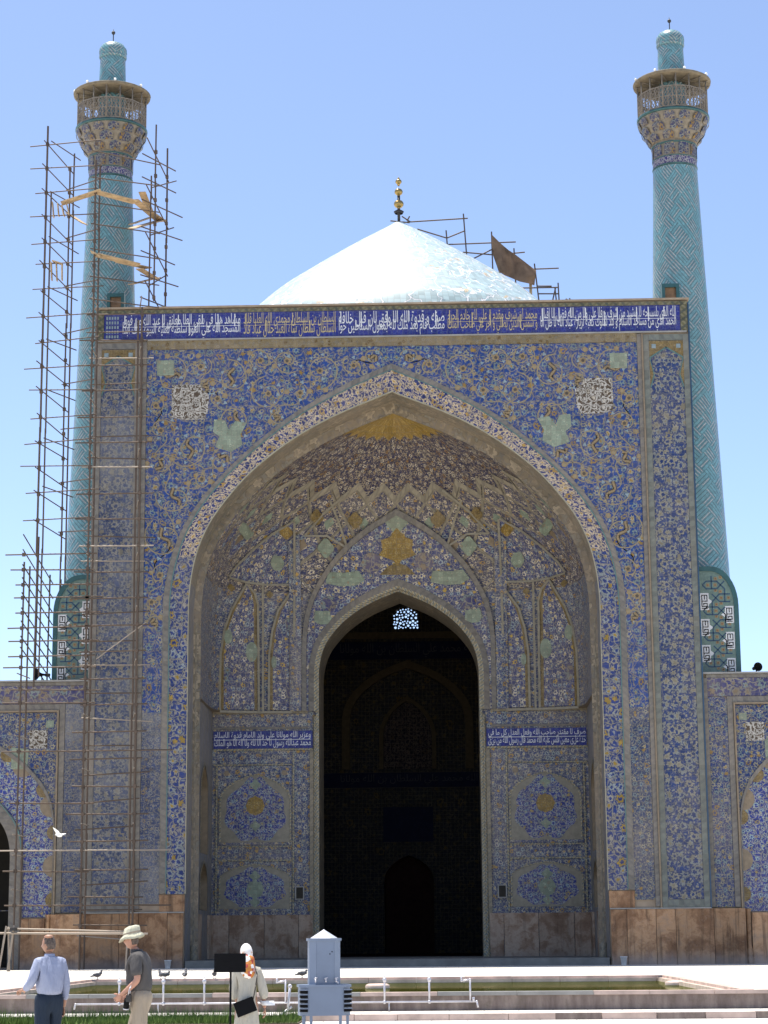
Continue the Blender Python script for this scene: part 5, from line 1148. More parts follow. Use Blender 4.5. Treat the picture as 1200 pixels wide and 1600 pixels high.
b = MB(); b.box(-60, 60, TY, TY + .3, -.7, -.08); tag(b.build('retaining_wall', M['rstone']), kind='structure')
tag(sheet('path', [(-400, 400, -500, -47.3)], PZ, M['path']), kind='structure')
# kerb stones of the lower strip
kerb = thing('kerb', (0, -47.4, PZ), 'low stained stone kerb along the near edge of the pale strip', 'kerb')
x = -1.0
while x < 24:
    L = rs.uniform(.9, 1.5); b = MB(); b.box(x + .006, x + L - .006, -.14, .14, 0, LZ - PZ + .012 + rs.uniform(-.008, .008)); b.build('kerb_stone', M['coping'] if rs.random() < .5 else M['rstone'], kerb); x += L
# pool
pool = thing('pool', (0, -35.5, 0), 'long shallow stone pool of green water in front of the portal', 'pool')
def pst(x0, x1, y0, y1, z0, z1, m): b = MB(); b.box(x0, x1, y0 + 35.5, y1 + 35.5, z0, z1); return b.build('coping_stone', m, pool)
x = -PX - .3
while x < PX + .25:
    L = min(1.55, PX + .3 - x); pst(x + .006, x + L - .006, PY1, PY1 + .3, -.35, .012 + rs.uniform(-.004, .004), M['coping']); pst(x + .006, x + L - .006, PY1 - .14, PY1 - .002, -.35, -.06, M['coping']); x += L
for s in (-1, 1):
    y = PY0
    while y < PY1 - .05:
        L = min(1.8, PY1 - y); a_, c_ = sorted((s * PX, s * (PX + .3))); pst(a_, c_, y + .006, y + L - .006, -.35, .012 + rs.uniform(-.004, .004), M['coping'])
        a_, c_ = sorted((s * (PX - .002), s * (PX - .14))); pst(a_, c_, y + .006, y + L - .006, -.35, -.06, M['coping']); y += L
x = -26.0
while x < 26:
    L = rs.uniform(1.3, 1.9); pst(x + .005, x + L - .005, TY - .04, TY + .35, -.078, .012 + rs.uniform(-.006, .006), M['coping'] if rs.random() < .6 else M['stone']); x += L
def water():
    k = NT('green_pool_water', .9, .0); p = k.pos(); k.b.inputs['Specular IOR Level'].default_value = 0
    k.out(k.mix(k.noise(p, .3, 3), (.022, .025, .003), (.032, .032, .006)))
    g = k.n('ShaderNodeBsdfGlossy'); g.inputs['Roughness'].default_value = .04; g.inputs['Color'].default_value = (.8, .85, .6, 1)
    bp = k.n('ShaderNodeBump'); bp.inputs['Strength'].default_value = .06; bp.inputs['Distance'].default_value = .02; k.set(bp.inputs['Height'], k.noise(k.vm('MULTIPLY', p, (1.0, .4, 1)), 2.2, 3)); k.L.new(bp.outputs[0], g.inputs['Normal'])
    mx = k.n('ShaderNodeMixShader'); mx.inputs[0].default_value = .42; k.L.new(k.b.outputs[0], mx.inputs[1]); k.L.new(g.outputs[0], mx.inputs[2])   # murky water under a thin reflection
    k.L.new(mx.outputs[0], k.t.nodes['Material Output'].inputs[0]); return k.mat
b = MB(); b.face([(-PX + .1, PY0 + .002, -.17), (PX - .1, PY0 + .002, -.17), (PX - .1, PY1 - .1, -.17), (-PX + .1, PY1 - .1, -.17)]); tag(b.build('pool_water', water()), kind='structure')
# floating stone rings
def ring_float(px, py, lab):
    p = at(px, py, -60); d = p - CAM; t = (-.15 - CAM.z) / d.z; q = CAM + d * t
    o = thing('fountain_ring', (q.x, q.y, -.17), lab, 'fountain ring', 'stone fountain rings in the pool')
    b = MB(); b.lathe([(.16, .0), (.19, .085), (.27, .13), (.34, .10), (.36, .05), (.34, -.05)], 20); b.build('ring', M['coping'], o)
    b = MB(); b.lathe([(.001, .05), (.17, .05)], 14); b.tube((0, 0, .02), (0, 0, .12), .03); b.build('nozzle', M['iron'], o)
ring_float(590, 1543, 'pinkish stone fountain ring in the water right of the grey drinking kiosk'); ring_float(1058, 1538, 'pinkish stone fountain ring in the far right corner of the pool')

# lawn strip on the left
M['soil'] = plain('dark_soil', (.07, .055, .03), .95)
b = MB(); b.box(-60, -.85, -49.2, -47.32, PZ - .1, PZ + .03); tag(b.build('lawn_soil', M['soil']), kind='structure')
def grassm():
    k = NT('grass_blades', .6, .2); r = k.noise(k.pos(), 1.1, 4, .6); f = k.white(k.vm('SCALE', k.pos(), scale=9.0))
    k.b.inputs['Subsurface Weight'].default_value = 0.0
    return k.out(k.mix(k.m('MULTIPLY', f, .5), k.ramp(r, [(.3, (.075, .13, .022)), (.6, (.12, .20, .04)), (.75, (.19, .23, .07))]), (.16, .21, .05)))
nb = 52000; rg = np.random.default_rng(4)
gx = rg.uniform(-20, -.9, nb); gy = -49.15 + 1.8 * rg.random(nb); keep = np.sin(gx * 1.3) * .5 + np.sin(gx * 3.1 + gy * 2) * .5 + rg.normal(0, .8, nb) > -.9; gx, gy = gx[keep], gy[keep]; nb = len(gx)
gh = rg.uniform(.08, .2, nb) * (1 + .45 * np.sin(gx * 2.3 + np.sin(gx * .7) * 3) * np.sin(gy * 3)) * rg.choice([.6, .8, 1.0, 1.0, 1.7], nb); ga = rg.uniform(0, 6.28, nb); gl = rg.uniform(0, .07, nb); wdt = rg.uniform(.006, .012, nb)
V = np.stack([np.stack([gx - wdt * np.cos(ga), gy - wdt * np.sin(ga), np.full(nb, PZ + .02)], 1), np.stack([gx + wdt * np.cos(ga), gy + wdt * np.sin(ga), np.full(nb, PZ + .02)], 1), np.stack([gx + gl * np.sin(ga * 3), gy + gl * np.cos(ga * 5), PZ + .02 + gh], 1)], 1).reshape(-1, 3)
me = bpy.data.meshes.new('lawn_grass'); me.from_pydata(V.tolist(), [], np.arange(nb * 3).reshape(-1, 3).tolist()); me.materials.append(grassm()); o = bpy.data.objects.new('lawn_grass', me); COL.objects.link(o); tag(o, kind='stuff')

# ================================================================== SMALL THINGS
M['pipe'] = plain('galvanised_pipe', (.55, .53, .55), .35, .6, .3, .1); M['grey'] = plain('grey_painted_steel', (.15, .19, .265), .4, .5, 0, .06, 2.0); M['white'] = plain('white_plastic', (.75, .75, .74), .5)
def ground_x(px, py, Y): return at(px, py, Y)
# pipe run along the pool wall
PYY = TY - .34
pipe = thing('water_pipe', (at(430, 1567, PYY).x, PYY, LZ), 'pale water pipe with upright spouts running along the pool wall', 'pipe'); O = Vector(pipe.location)
zp = at(430, 1567, PYY).z
def pr(name, pts, r=.022):
    b = MB(); b.path([Vector(p) - O for p in pts], r, 7)
    for p in pts[1:-1]: b.sphere(Vector(p) - O, r * 1.25, 7, 5)
    return b.build(name, M['pipe'], pipe)
xx = lambda px: at(px, 1567, PYY).x
pr('main_pipe', [(xx(116), PYY, zp - .12), (xx(118), PYY, zp), (xx(745), PYY, zp), (xx(747), PYY, zp - .14)])
for px in (186, 255, 319, 601, 671):
    o = pr('spout', [(xx(px), PYY, zp), (xx(px), PYY, zp + .5)], .024); b = MB(); q = Vector((xx(px), PYY, zp + .5)) - O; b.sphere(q, .05, 8, 6, (1, 1, 1.3)); b.tube(q, q + Vector((0, 0, .12)), .012, n=5); b.sphere(Vector((xx(px), PYY, zp)) - O, .045, 7, 5); b.build('nozzle', M['pipe'], o)
for px, dx in ((446, -.2), (735, -.2)):
    pr('spout', [(xx(px), PYY, zp), (xx(px), PYY, zp + .5), (xx(px) + dx, PYY, zp + .47), (xx(px) + dx, PYY, zp + .56)], .022)
for px in (247, 608): pr('pipe_foot', [(xx(px), PYY, zp), (xx(px), PYY, LZ)], .018)
pr('valve', [(xx(740), PYY, zp), (xx(740), PYY, zp + .1)], .03)
# standpipe left of the kiosk
sp_ = thing('standpipe', (at(450, 1575, -47.0).x, -47.0, LZ), 'bent grey standpipe with a crank foot left of the drinking kiosk', 'standpipe'); O2 = Vector(sp_.location)
w3 = lambda px, py: at(px, py, -47.0) - O2
b = MB(); b.path([w3(453, 1541), w3(450, 1577), w3(438, 1588), w3(436, 1597)], .03, 8); b.path([w3(450, 1577), w3(456, 1573)], .025, 7); b.sphere(w3(453, 1541), .05, 8, 6); b.build('riser', M['pipe'], sp_)
b = MB(); b.path([w3(438, 1588), w3(445, 1596), w3(482, 1594)], .022, 7); b.build('foot_pipe', M['pipe'], sp_)
b = MB(); b.tube(w3(436, 1590), w3(436, 1599), .045, n=9); b.build('valve', M['iron'], sp_)

# drinking water kiosk
KY = -60.0; kc = at(506, 1500, KY).x; K = thing('drinking_kiosk', (kc, KY, PZ), 'grey steel drinking water kiosk with pointed lid and taps', 'kiosk'); KO = Vector((kc, KY, PZ))
kz = lambda py: at(506, py, KY).z - PZ
def octbox(name, w_, d_, ch, z0, z1, m, par=K, top=True):
    o = [(-w_ + ch, -d_), (w_ - ch, -d_), (w_, -d_ + ch), (w_, d_ - ch), (w_ - ch, d_), (-w_ + ch, d_), (-w_, d_ - ch), (-w_, -d_ + ch)]
    b = MB()
    for (xa, ya), (xb, yb) in zip(o, o[1:] + o[:1]): b.face([(xa, ya, z0), (xb, yb, z0), (xb, yb, z1), (xa, ya, z1)], [(0, z0), (.3, z0), (.3, z1), (0, z1)])
    b.face([(p[0], p[1], z1) for p in o]); b.face([(p[0], p[1], z0) for p in reversed(o)]); ob = b.build(name, m, par)
    bv = ob.modifiers.new('edge', 'BEVEL'); bv.width = .006; bv.segments = 2; return ob
ROT = .16
octbox('tank', .255, .255, .10, kz(1538), kz(1469), M['grey']); octbox('tank_rim', .275, .275, .10, kz(1470), kz(1466), M['grey'])
b = MB(); o8 = [(.24 * math.cos(PI / 8 + PI / 4 * k), .24 * math.sin(PI / 8 + PI / 4 * k)) for k in range(8)]
for p, q in zip(o8, o8[1:] + o8[:1]): b.face([(p[0], p[1], kz(1466)), (q[0], q[1], kz(1466)), (0, 0, kz(1452))])
M['lid'] = plain('bright_zinc_lid', (.62, .63, .66), .3, .5, .35, .05); b.build('pointed_lid', M['lid'], K)
base = octbox('basin_case', .41, .33, .12, kz(1586), kz(1540), M['grey']); octbox('basin_rim', .43, .35, .12, kz(1542), kz(1538), M['grey'])
for s in (-1, 1):
    for i in range(5):
        zc_ = kz(1549 + i * 7.2); b = MB(); b.box(s * .36 - .06, s * .36 + .06, -.352, -.2, zc_ - .022, zc_ + .022); b.build('vent_slot', M['black'], base)
        b = MB(); b.box(s * .36 - .07, s * .36 + .07, -.36, -.34, zc_ + .024, zc_ + .04); b.build('vent_lip', M['grey'], base)
for x_, y_ in ((-.36, -.26), (-.24, -.3), (.24, -.3), (.36, -.26), (-.3, .28), (.3, .28)):
    b = MB(); b.box(x_ - .022, x_ + .022, y_ - .022, y_ + .022, 0, kz(1586) - .002); b.build('leg', M['grey'], K)
for a in (-.17, 0.0, .17):
    b = MB(); b.tube((a, -.255, kz(1530)), (a, -.34, kz(1530)), .014, n=7); b.tube((a, -.335, kz(1530)), (a, -.345, kz(1534)), .012, n=6); b.tube((a - .02, -.3, kz(1528.5)), (a + .035, -.3, kz(1527)), .011, n=6); b.build('tap', M['pipe'], K)
for hx, hz in ((.11, 1487), (.075, 1490.5)):
    b = MB(); b.tube((hx, -.2575, kz(hz)), (hx, -.25, kz(hz)), .011, n=8); b.build('bolt_hole', M['black'], K)
b = MB(); b.box(-.148, -.142, -.259, -.25, kz(1537), kz(1472)); b.box(.142, .148, -.259, -.25, kz(1537), kz(1472)); tag(b.build('panel_seam', M['grey'], K), kind='stuff')
b = MB(); b.tube((.2, -.3, kz(1538)), (.2, -.3, kz(1533)), .012); b.build('bubbler', M['pipe'], K)
tr = bpy.data.objects  # (kiosk turned slightly so that its left flank shows)
K.rotation_euler.z = ROT

# little sign board on a post, its shaded back coloured black
SY = -68.0; q0, q1 = at(335, 1490, SY), at(384, 1519, SY); px_ = at(360, 1519, SY).x
sg = thing('sign_board', (px_, SY, PZ), 'small black rectangular sign board on a thin post before the woman', 'sign')
b = MB(); b.box(q0.x - px_, q1.x - px_, -.012, .012, q1.z - PZ, q0.z - PZ); b.build('board', M['black'], sg)
b = MB(); b.tube((0, .03, 0), (0, .03, q0.z - PZ - .03), .014, n=8); b.build('post', M['black'], sg)
b = MB(); b.lathe([(.12, 0), (.12, .02), (.02, .03)], 14, (0, .03, 0)); b.build('foot_plate', M['black'], sg)

# loudspeakers on the wing roofs
for s, px, py, rr, lab in ((1, 1183, 1048, .2, 'round black horn loudspeaker on the right wing roof edge'), (-1, 62, 1060, .27, 'dark horn loudspeaker on the left wing roof behind scaffold poles')):
    q = at(px, py, .35); L_ = thing('loudspeaker', (q.x, .4, 13.08), lab, 'loudspeaker', 'horn loudspeakers on the roof edge', rz=.15 if s > 0 else -.9)
    h = max(q.z - 13.08, rr + .03); b = MB()
    prof_ = [(.05, .0), (.06, .2), (.1, .32), (rr * .7, .42), (rr, .48), (rr * 1.04, .5), (rr, .51), (rr * .66, .44), (.07, .34), (.001, .33)]
    k0 = len(b.v); b.lathe(prof_, 24); b.v[k0:] = [(p[0], .3 - p[2], p[1] + h) for p in b.v[k0:]]; b.build('horn', M['black'], L_)
    b = MB(); b.tube((0, .1, 0), (0, .1, h), .03); b.box(-.1, .1, 0, .2, 0, .02); b.build('bracket', M['iron'], L_)
    b = MB(); b.tube((0, .3, h), (0, .5, h), .09, .08, 12); b.build('driver', M['iron'], L_)
# white tubs standing on the paving at the foot of both piers
for px, py, lab in ((262, 1512, 'white tapered tub at the foot of the left pier near the pigeons'), (975, 1509, 'white tapered tub at the foot of the right pier')):
    Y_ = -.45; q = at(px, 1508, Y_); o = thing('white_tub', (q.x, Y_, 0), lab, 'tub', 'white tubs at the pier feet')
    b = MB(); b.lathe([(.001, 0), (.11, 0), (.15, .34), (.165, .34), (.165, .37), (.14, .37), (.13, .3)], 18); b.build('tub', M['white'], o)
    b = MB(); b.lathe([(.001, .3), (.128, .3)], 14); b.build('fill', M['soil'], o)
# trestle of pale poles on the left
TYY = -6.0; tr = thing('pole_trestle', (at(20, 1500, TYY).x, TYY, 0), 'trestle of pale poles lying low before the left pier', 'trestle'); TO = Vector(tr.location)
tp = lambda px, py, dy=0: at(px, py, TYY + dy) - TO
def tpole(a, b_, r=.045): pole(tr, a, b_, r, 'trestle_pole', POLE2)
gz = lambda v: Vector((v.x, v.y, 0))
tpole(tp(-25, 1458), tp(231, 1459)); tpole(tp(8, 1451, .25), tp(205, 1456, .25))
tpole(tp(10, 1447, -.1), gz(tp(-2, 1512, -.1))); tpole(tp(22, 1446, .3), gz(tp(12, 1513, .3))); tpole(tp(13, 1448, .5), gz(tp(15, 1513, .8)), .035); tpole(tp(200, 1452, .2), gz(tp(196, 1516, .2)), .035); tpole(tp(206, 1453, .5), gz(tp(203, 1514, .5)), .03)
b = MB(); b.box(-.12, .12, -.2, .2, tp(12, 1452).z - .06, tp(12, 1452).z + .06); b.build('lashing', M['iron'], tr)

# pigeons
M['pigeon'] = plain('pigeon_grey', (.09, .09, .10), .6, var=.3, scale=20); M['dove'] = plain('white_feathers', (.8, .8, .78), .6)
def pigeon(x, y, z, rz, lab, up=.0):
    o = thing('pigeon', (x, y, z), lab, 'pigeon', 'pigeons along the pool edge', rz)
    b = MB(); b.sphere((0, 0, .14), .075, 12, 8, (1.7, .95, 1.0)); b.sphere((.12, 0, .20 + up), .05, 10, 6, (1, .9, 1.2)); b.tube((.07, 0, .16), (.125, 0, .23 + up), .052, .035, 9); b.sphere((.14, 0, .27 + up), .036, 10, 7); b.tube((-.08, 0, .13), (-.24, 0, .09), .045, .02, 7); b.build('body', M['pigeon'], o)
    b = MB(); b.tube((.17, 0, .265 + up), (.20, 0, .255 + up), .01, .003, 5); b.build('beak', M['iron'], o)
    for h in (-1, 1):
        b = MB(); b.sphere((-.03, h * .06, .15), .06, 8, 6, (2.0, .35, .8)); b.build('wing', M['pigeon'], o)
        b = MB(); b.tube((0, h * .03, 0), (0, h * .03, .09), .008, n=5); b.box(-.02, .04, h * .03 - .012, h * .03 + .012, 0, .008); b.build('leg', M['coping'], o)
zt_ = .014
for px, py, dy, rz, lab, up in ((252, 1531, .15, 2.2, 'dark pigeon on the pool edge left of its close companion', .02), (258, 1532, .02, -.3, 'pigeon on the pool edge bending beside another pigeon', -.05), (289, 1530, .14, 1.5, 'lone dark pigeon on the pool edge right of the pigeon pair', .03), (335, 1531, .12, -1.4, 'pigeon on the pool edge just below the black sign board', .03), (152, 1532, .14, .5, 'pigeon at the left far corner of the pool', .0), (472, 1531, .12, .3, 'pigeon on the pool edge left of the grey kiosk', -.04)):
    Y_ = PY1 + dy; pigeon(at(px, py, Y_).x, Y_, zt_, rz, lab, up)
# white bird in flight
q = at(93, 1305, -14.0); o = thing('white_bird', q, 'white bird flying with spread wings before the left arcade', 'bird', None, 2.7)
b = MB(); b.sphere((0, 0, 0), .07, 12, 8, (2.1, 1, 1)); b.sphere((.15, 0, .03), .042, 9, 6); b.tube((.18, 0, .03), (.22, 0, .02), .012, .003, 5); b.face([(-.12, -.03, 0), (-.12, .03, 0), (-.3, .1, -.02), (-.32, 0, -.02), (-.3, -.1, -.02)]); b.build('body', M['dove'], o)
for s, dz in ((1, .26), (-1, .06)):
    b = MB(); P_ = [(.09, s * .04, .03), (.1, s * .2, .03 + dz * .6), (.02, s * .42, .03 + dz), (-.06, s * .34, .02 + dz * .8), (-.1, s * .2, .02 + dz * .5), (-.09, s * .04, .02)]
    b.face(P_); b.face([(x, y, z - .012) for x, y, z in reversed(P_)])
    for p, q2 in zip(P_, P_[1:] + P_[:1]): b.face([p, (p[0], p[1], p[2] - .012), (q2[0], q2[1], q2[2] - .012), q2])
    b.build('wing', M['dove'], o)

# ================================================================== PEOPLE
def evaluated(o):
    dg = bpy.context.evaluated_depsgraph_get(); dg.update(); me = bpy.data.meshes.new_from_object(o.evaluated_get(dg)); return me
def skin(name, joints, edges, mat, parent=None, sub=2, extra=None):
    """joints: list of (x, y, z, rx[, ry]); grows one continuous surface over the skeleton"""
    me = bpy.data.meshes.new(name); me.from_pydata([j[:3] for j in joints], edges, []); o = bpy.data.objects.new(name, me); COL.objects.link(o)
    o.modifiers.new('skin', 'SKIN'); sk = me.skin_vertices[0].data
    for i, j in enumerate(joints): sk[i].radius = (j[3], j[4] if len(j) > 4 else j[3]); sk[i].use_root = (i == 0)
    ss = o.modifiers.new('sub', 'SUBSURF'); ss.levels = sub; ss.render_levels = sub
    nm = evaluated(o); o.modifiers.clear(); o.data = nm; nm.name = name
    if extra:
        bm = bmesh.new(); bm.from_mesh(nm)
        for e in extra: bm.from_mesh(e)
        bm.to_mesh(nm); bm.free()
    nm.materials.clear(); nm.materials.append(mat); nm.polygons.foreach_set('use_smooth', [True] * len(nm.polygons)); nm.update()
    for p in nm.polygons: p.material_index = 0
    o.parent = parent; return o
def head_mesh(c, fwd, r=.1, up=Vector((0, 0, 1))):
    """a head with brow, nose, lips, chin and ears, turned to fwd"""
    bm = bmesh.new(); bmesh.ops.create_uvsphere(bm, u_segments=28, v_segments=20, radius=1.0)
    f = Vector(fwd).normalized(); s_ = f.cross(up).normalized(); u = s_.cross(f)
    g = lambda a, b_, w_: math.exp(-((a - b_) / w_) ** 2)
    for v in bm.verts:
        x, y, z = v.co                                              # y forward
        wx = .76 * (1 - .18 * max(0, -z - .1)); wy = .96; wz = 1.22
        X, Y, Z_ = x * wx, y * wy, z * wz
        if y > 0:
            Y += .26 * g(x, 0, .15) * g(z, -.18, .17) * y + .06 * g(x, 0, .3) * g(z, -.5, .12) + .10 * g(x, 0, .3) * g(z, -.82, .16) + .05 * g(z, .22, .1) * g(x, 0, .5)
            Y -= .09 * (g(x, .33, .13) + g(x, -.33, .13)) * g(z, .06, .1)
        else: Y *= 1.06
        v.co = Vector(c) + (s_ * X + f * Y + u * Z_) * r
    for h in (-1, 1):
        geo = bmesh.ops.create_uvsphere(bm, u_segments=8, v_segments=6, radius=1.0)
        for v in geo['verts']: x, y, z = v.co; v.co = Vector(c) + (s_ * (h * .78 + x * .09) + f * (-.08 + y * .2) + u * (-.05 + z * .3)) * r
    me = bpy.data.meshes.new('head'); bm.to_mesh(me); bm.free(); return me
def hand_mesh(w_, d, n_, side, curl=.6, sc=1.0):
    """palm, four unequal bent fingers and a thumb leaving the side of the palm; d runs along the hand, n_ out of the palm"""
    d = Vector(d).normalized(); n_ = Vector(n_); n_ = (n_ - d * n_.dot(d)).normalized(); t = d.cross(n_) * side; w_ = Vector(w_)
    b = MB(); L = .09 * sc
    k0 = len(b.v); b.sphere((0, 0, 0), 1.0, 12, 8); b.v[k0:] = [tuple(w_ + d * (L * .5 + p[2] * L * .6) + t * (p[0] * .043 * sc) + n_ * (p[1] * .017 * sc)) for p in b.v[k0:]]
    for i, (off, ln) in enumerate(((-.03, .062), (-.01, .075), (.011, .07), (.031, .055))):
        p0 = w_ + d * L * .85 + t * off * sc; a = curl; q = p0
        for seg, (fr, ad) in enumerate(((.45, .35), (.32, .5), (.23, .45))):
            dirv = d * math.cos(a * ad * (seg + 1)) + n_ * math.sin(a * ad * (seg + 1)); q2 = q + dirv * ln * fr * sc; b.tube(q, q2, (.0095 - .001 * seg) * sc, (.0088 - .001 * seg) * sc, 7); b.sphere(q2, (.0088 - .001 * seg) * sc, 7, 5); q = q2
    p0 = w_ + d * L * .3 + t * -.035 * sc; q = p0
    for seg, ln in enumerate((.038, .03)):
        dirv = (d * .75 - t * (.65 - .3 * seg) + n_ * (.25 + .3 * seg)).normalized(); q2 = q + dirv * ln * sc; b.tube(q, q2, .0115 * sc, .0095 * sc, 7); b.sphere(q2, .0095 * sc, 7, 5); q = q2
    o = b.build('hand', M['cream']); me = o.data; bpy.data.objects.remove(o); return me
M['skin'] = plain('tanned_skin', (.36, .19, .12), .5, .4, 0, .06, 8); M['skin2'] = plain('ruddy_skin', (.42, .22, .15), .5, .4, 0, .06, 8)
M['hairgrey'] = plain('grey_brown_hair', (.10, .075, .06), .8, var=.35, scale=40)
def cloth(name, c, v=.1):
    k = NT(name, .85, .15); p = k.obj(); w_ = k.noise(k.vm('MULTIPLY', p, (1.0, 1.0, .45)), 9.0, 5, .6)
    k.bump(k.noise(k.vm('MULTIPLY', p, (1.0, 1.0, .3)), 7.0, 3, .5), 1.0, .09); return k.out(k.mix(w_, tuple(x * (1 - v) for x in c), tuple(min(1, x * (1 + v)) for x in c)))
M['shirtblue'] = cloth('pale_blue_shirt', (.30, .33, .44)); M['trnavy'] = cloth('dark_navy_trousers', (.022, .032, .05)); M['shirtgrey'] = cloth('dark_grey_shirt', (.085, .08, .078)); M['khaki'] = cloth('khaki_trousers', (.34, .28, .21)); M['hat'] = cloth('cream_sun_hat', (.50, .48, .36)); M['coat'] = cloth('cream_coat', (.44, .41, .34)); M['shoe'] = plain('dark_leather', (.03, .022, .018), .5)
LEG = [(0, 1), (1, 2), (2, 3), (3, 4), (0, 5), (5, 6), (6, 7), (7, 8)]
def legs(st=.1, lift=.0): return [(0, 0, .93, .13, .10), (.1, 0, .86, .105), (.105, st, .50, .075), (.11, st * .3, .1, .05), (.115, st * .3 + .15, .045, .04), (-.1, 0, .86, .105), (-.105, -st * .2, .49, .075), (-.11, -st * 1.3, .1, .05), (-.115, -st * 1.3 + .15, .045, .04)]
def person(loc, rz, lab, up, arms, headc, fwd, skinm, hands, scale=1.0, st=.1):
    """body: one continuous skinned figure; the clothes are its children"""
    J = legs(st); E_ = list(LEG); base = len(J); J += up; E_ += [(0, base)] + [(base + i, base + i + 1) for i in range(len(up) - 1)]
    ch = base + 1
    for arm in arms:
        k0 = len(J); J += arm; E_ += [(ch, k0)] + [(k0 + i, k0 + i + 1) for i in range(len(arm) - 1)]
    ex = [head_mesh(headc, fwd, .098)] + [hand_mesh(*h) for h in hands]
    o = skin('person', J, E_, skinm, None, 2, ex); o.location = loc; o.rotation_euler.z = rz; o.scale = (scale * .9, scale * .92, scale)
    return tag(o, lab, 'person')
def trousers(mat, par, st=.1, grow=.034):
    J = [list(j) for j in legs(st)]
    for j in J: 
        for k in range(3, len(j)): j[k] += grow
    J[3][2] = .12; J[7][2] = .12; J = [J[0], J[1], J[2], J[3], J[5], J[6], J[7]]
    J[3][3] = .075; J[6][3] = .075; J[0][3] = .20; J[0][4] = .165; J.append([0, 0, 1.08, .20, .165])
    return skin('trousers', [tuple(j) for j in J], [(0, 1), (1, 2), (2, 3), (0, 4), (4, 5), (5, 6), (0, 7)], mat, par)
def shoes(par, st):
    for j in (legs(st)[4], legs(st)[8]):
        b = MB(); b.sphere((j[0], j[1] - .06, .045), .06, 12, 8, (.85, 2.1, .75)); o = b.build('shoe', M['shoe'], par)
def hair_cap(par, c, fwd, mat, zmin=.1, r=.104, back=-.25):
    m_ = head_mesh(c, fwd, r); bm = bmesh.new(); bm.from_mesh(m_); f = Vector(fwd).normalized(); c = Vector(c)
    dl = [v for v in bm.verts if (v.co - c).dot(f) / r > .55 - .0 or ((v.co - c).z / r < zmin and (v.co - c).dot(f) / r > back) or (v.co - c).z / r < -.75]
    bmesh.ops.delete(bm, geom=dl, context='VERTS'); bm.to_mesh(m_); bm.free(); m_.materials.append(mat); o = bpy.data.objects.new('hair', m_); COL.objects.link(o); o.parent = par
    sm = o.modifiers.new('thick', 'SOLIDIFY'); sm.thickness = .008; m_.polygons.foreach_set('use_smooth', [True] * len(m_.polygons)); return o

# man in the pale blue shirt: back to us, head turned to the left, left forearm raised
z0 = PZ + .0
h1 = at(75, 1463, -65.5).z - z0; sc1 = h1 / 1.76
up = [(0, .0, 1.16, .12, .09), (0, .0, 1.38, .14, .09), (0, .015, 1.50, .06), (0, .03, 1.57, .055)]
la = [(-.19, 0, 1.41, .062), (-.29, -.02, 1.15, .047), (-.31, .19, 1.07, .034), (-.31, .24, 1.065, .03)]
ra = [(.19, 0, 1.41, .062), (.25, -.02, 1.13, .047), (.25, .03, .88, .034), (.25, .04, .84, .03)]
fw1 = (-.75, .65, -.08)
m1 = person((at(78, 1500, -65.5).x, -65.5, z0), .6, 'balding man in pale blue shirt and navy trousers seen from behind', up, [la, ra], (-.005, .045, 1.66), fw1, M['skin'], [((-.31, .24, 1.065), (-.1, .95, -.1), (0, .2, -1), 1, .9, 1.05), ((.25, .04, .84), (.05, .1, -1), (-1, 0, 0), -1, 1.2, 1.05)], sc1, .08)
trousers(M['trnavy'], m1, .08)
J = [(0, 0, .95, .225, .185), (0, -.02, 1.18, .215, .175), (0, -.01, 1.38, .22, .15), (0, .01, 1.49, .09), (-.19, 0, 1.41, .088), (-.295, -.02, 1.16, .072), (-.312, .17, 1.08, .05), (.19, 0, 1.41, .088), (.258, -.02, 1.14, .07), (.255, .02, .92, .05)]
skin('shirt', J, [(0, 1), (1, 2), (2, 3), (2, 4), (4, 5), (5, 6), (2, 7), (7, 8), (8, 9)], M['shirtblue'], m1)
b = MB(); b.lathe([(.082, 0), (.075, .045), (.07, .045), (.07, 0)], 18, (0, .015, 1.49)); b.build('collar', M['shirtblue'], m1)
hair_cap(m1, (-.005, .045, 1.66), fw1, M['hairgrey'], -.1, .103, .2)
b = MB(); k0 = 0; b.sphere((-.015, .03, 1.755), .07, 14, 8, (.95, 1.05, .36)); b.build('bald_patch', M['skin'], m1); shoes(m1, .08)
ph = bpy.data.objects
q = MB(); q.box(-.03, .03, -.016, .016, -.09, .09); o = q.build('black_case', M['black']); o.location = m1.matrix_basis @ Vector((.22, .06, .73)); o.rotation_euler = (0, .45, .1); tag(o, 'small black case in the right hand of the man in blue', 'case')
# man with the sun hat: walking left, in profile, camera at his hip
h2 = at(215, 1450, -65.5).z - z0; sc2 = h2 / 1.80
up = [(0, .02, 1.16, .12, .09), (0, .03, 1.38, .135, .09), (0, .08, 1.50, .06), (0, .12, 1.57, .058)]
ra = [(.19, .03, 1.41, .062), (.24, .0, 1.14, .05), (.2, .2, .98, .036), (.19, .24, .955, .03)]     # far arm
la = [(-.19, .03, 1.41, .062), (-.26, -.02, 1.15, .05), (-.24, .17, 1.0, .037), (-.23, .22, .965, .031)]
fw2 = (0, 1, -.1)
m2 = person((at(221, 1500, -65.5).x, -65.5, z0), PI / 2 - .12, 'man in cream sun hat and dark grey shirt walking left', up, [la, ra], (0, .15, 1.66), fw2, M['skin2'], [((-.23, .22, .965), (.3, .75, -.55), (1, 0, .2), 1, .7, 1.05), ((.19, .24, .955), (-.2, .8, -.5), (-1, 0, .2), -1, .7, 1.05)], sc2, .14)
trousers(M['khaki'], m2, .14, .03)
J = [(0, .01, .93, .225, .195), (0, .03, 1.18, .215, .195), (0, .02, 1.38, .22, .16), (0, .07, 1.49, .09), (-.2, .03, 1.41, .095), (-.265, -.01, 1.19, .085), (.2, .03, 1.41, .095), (.25, .0, 1.19, .085)]
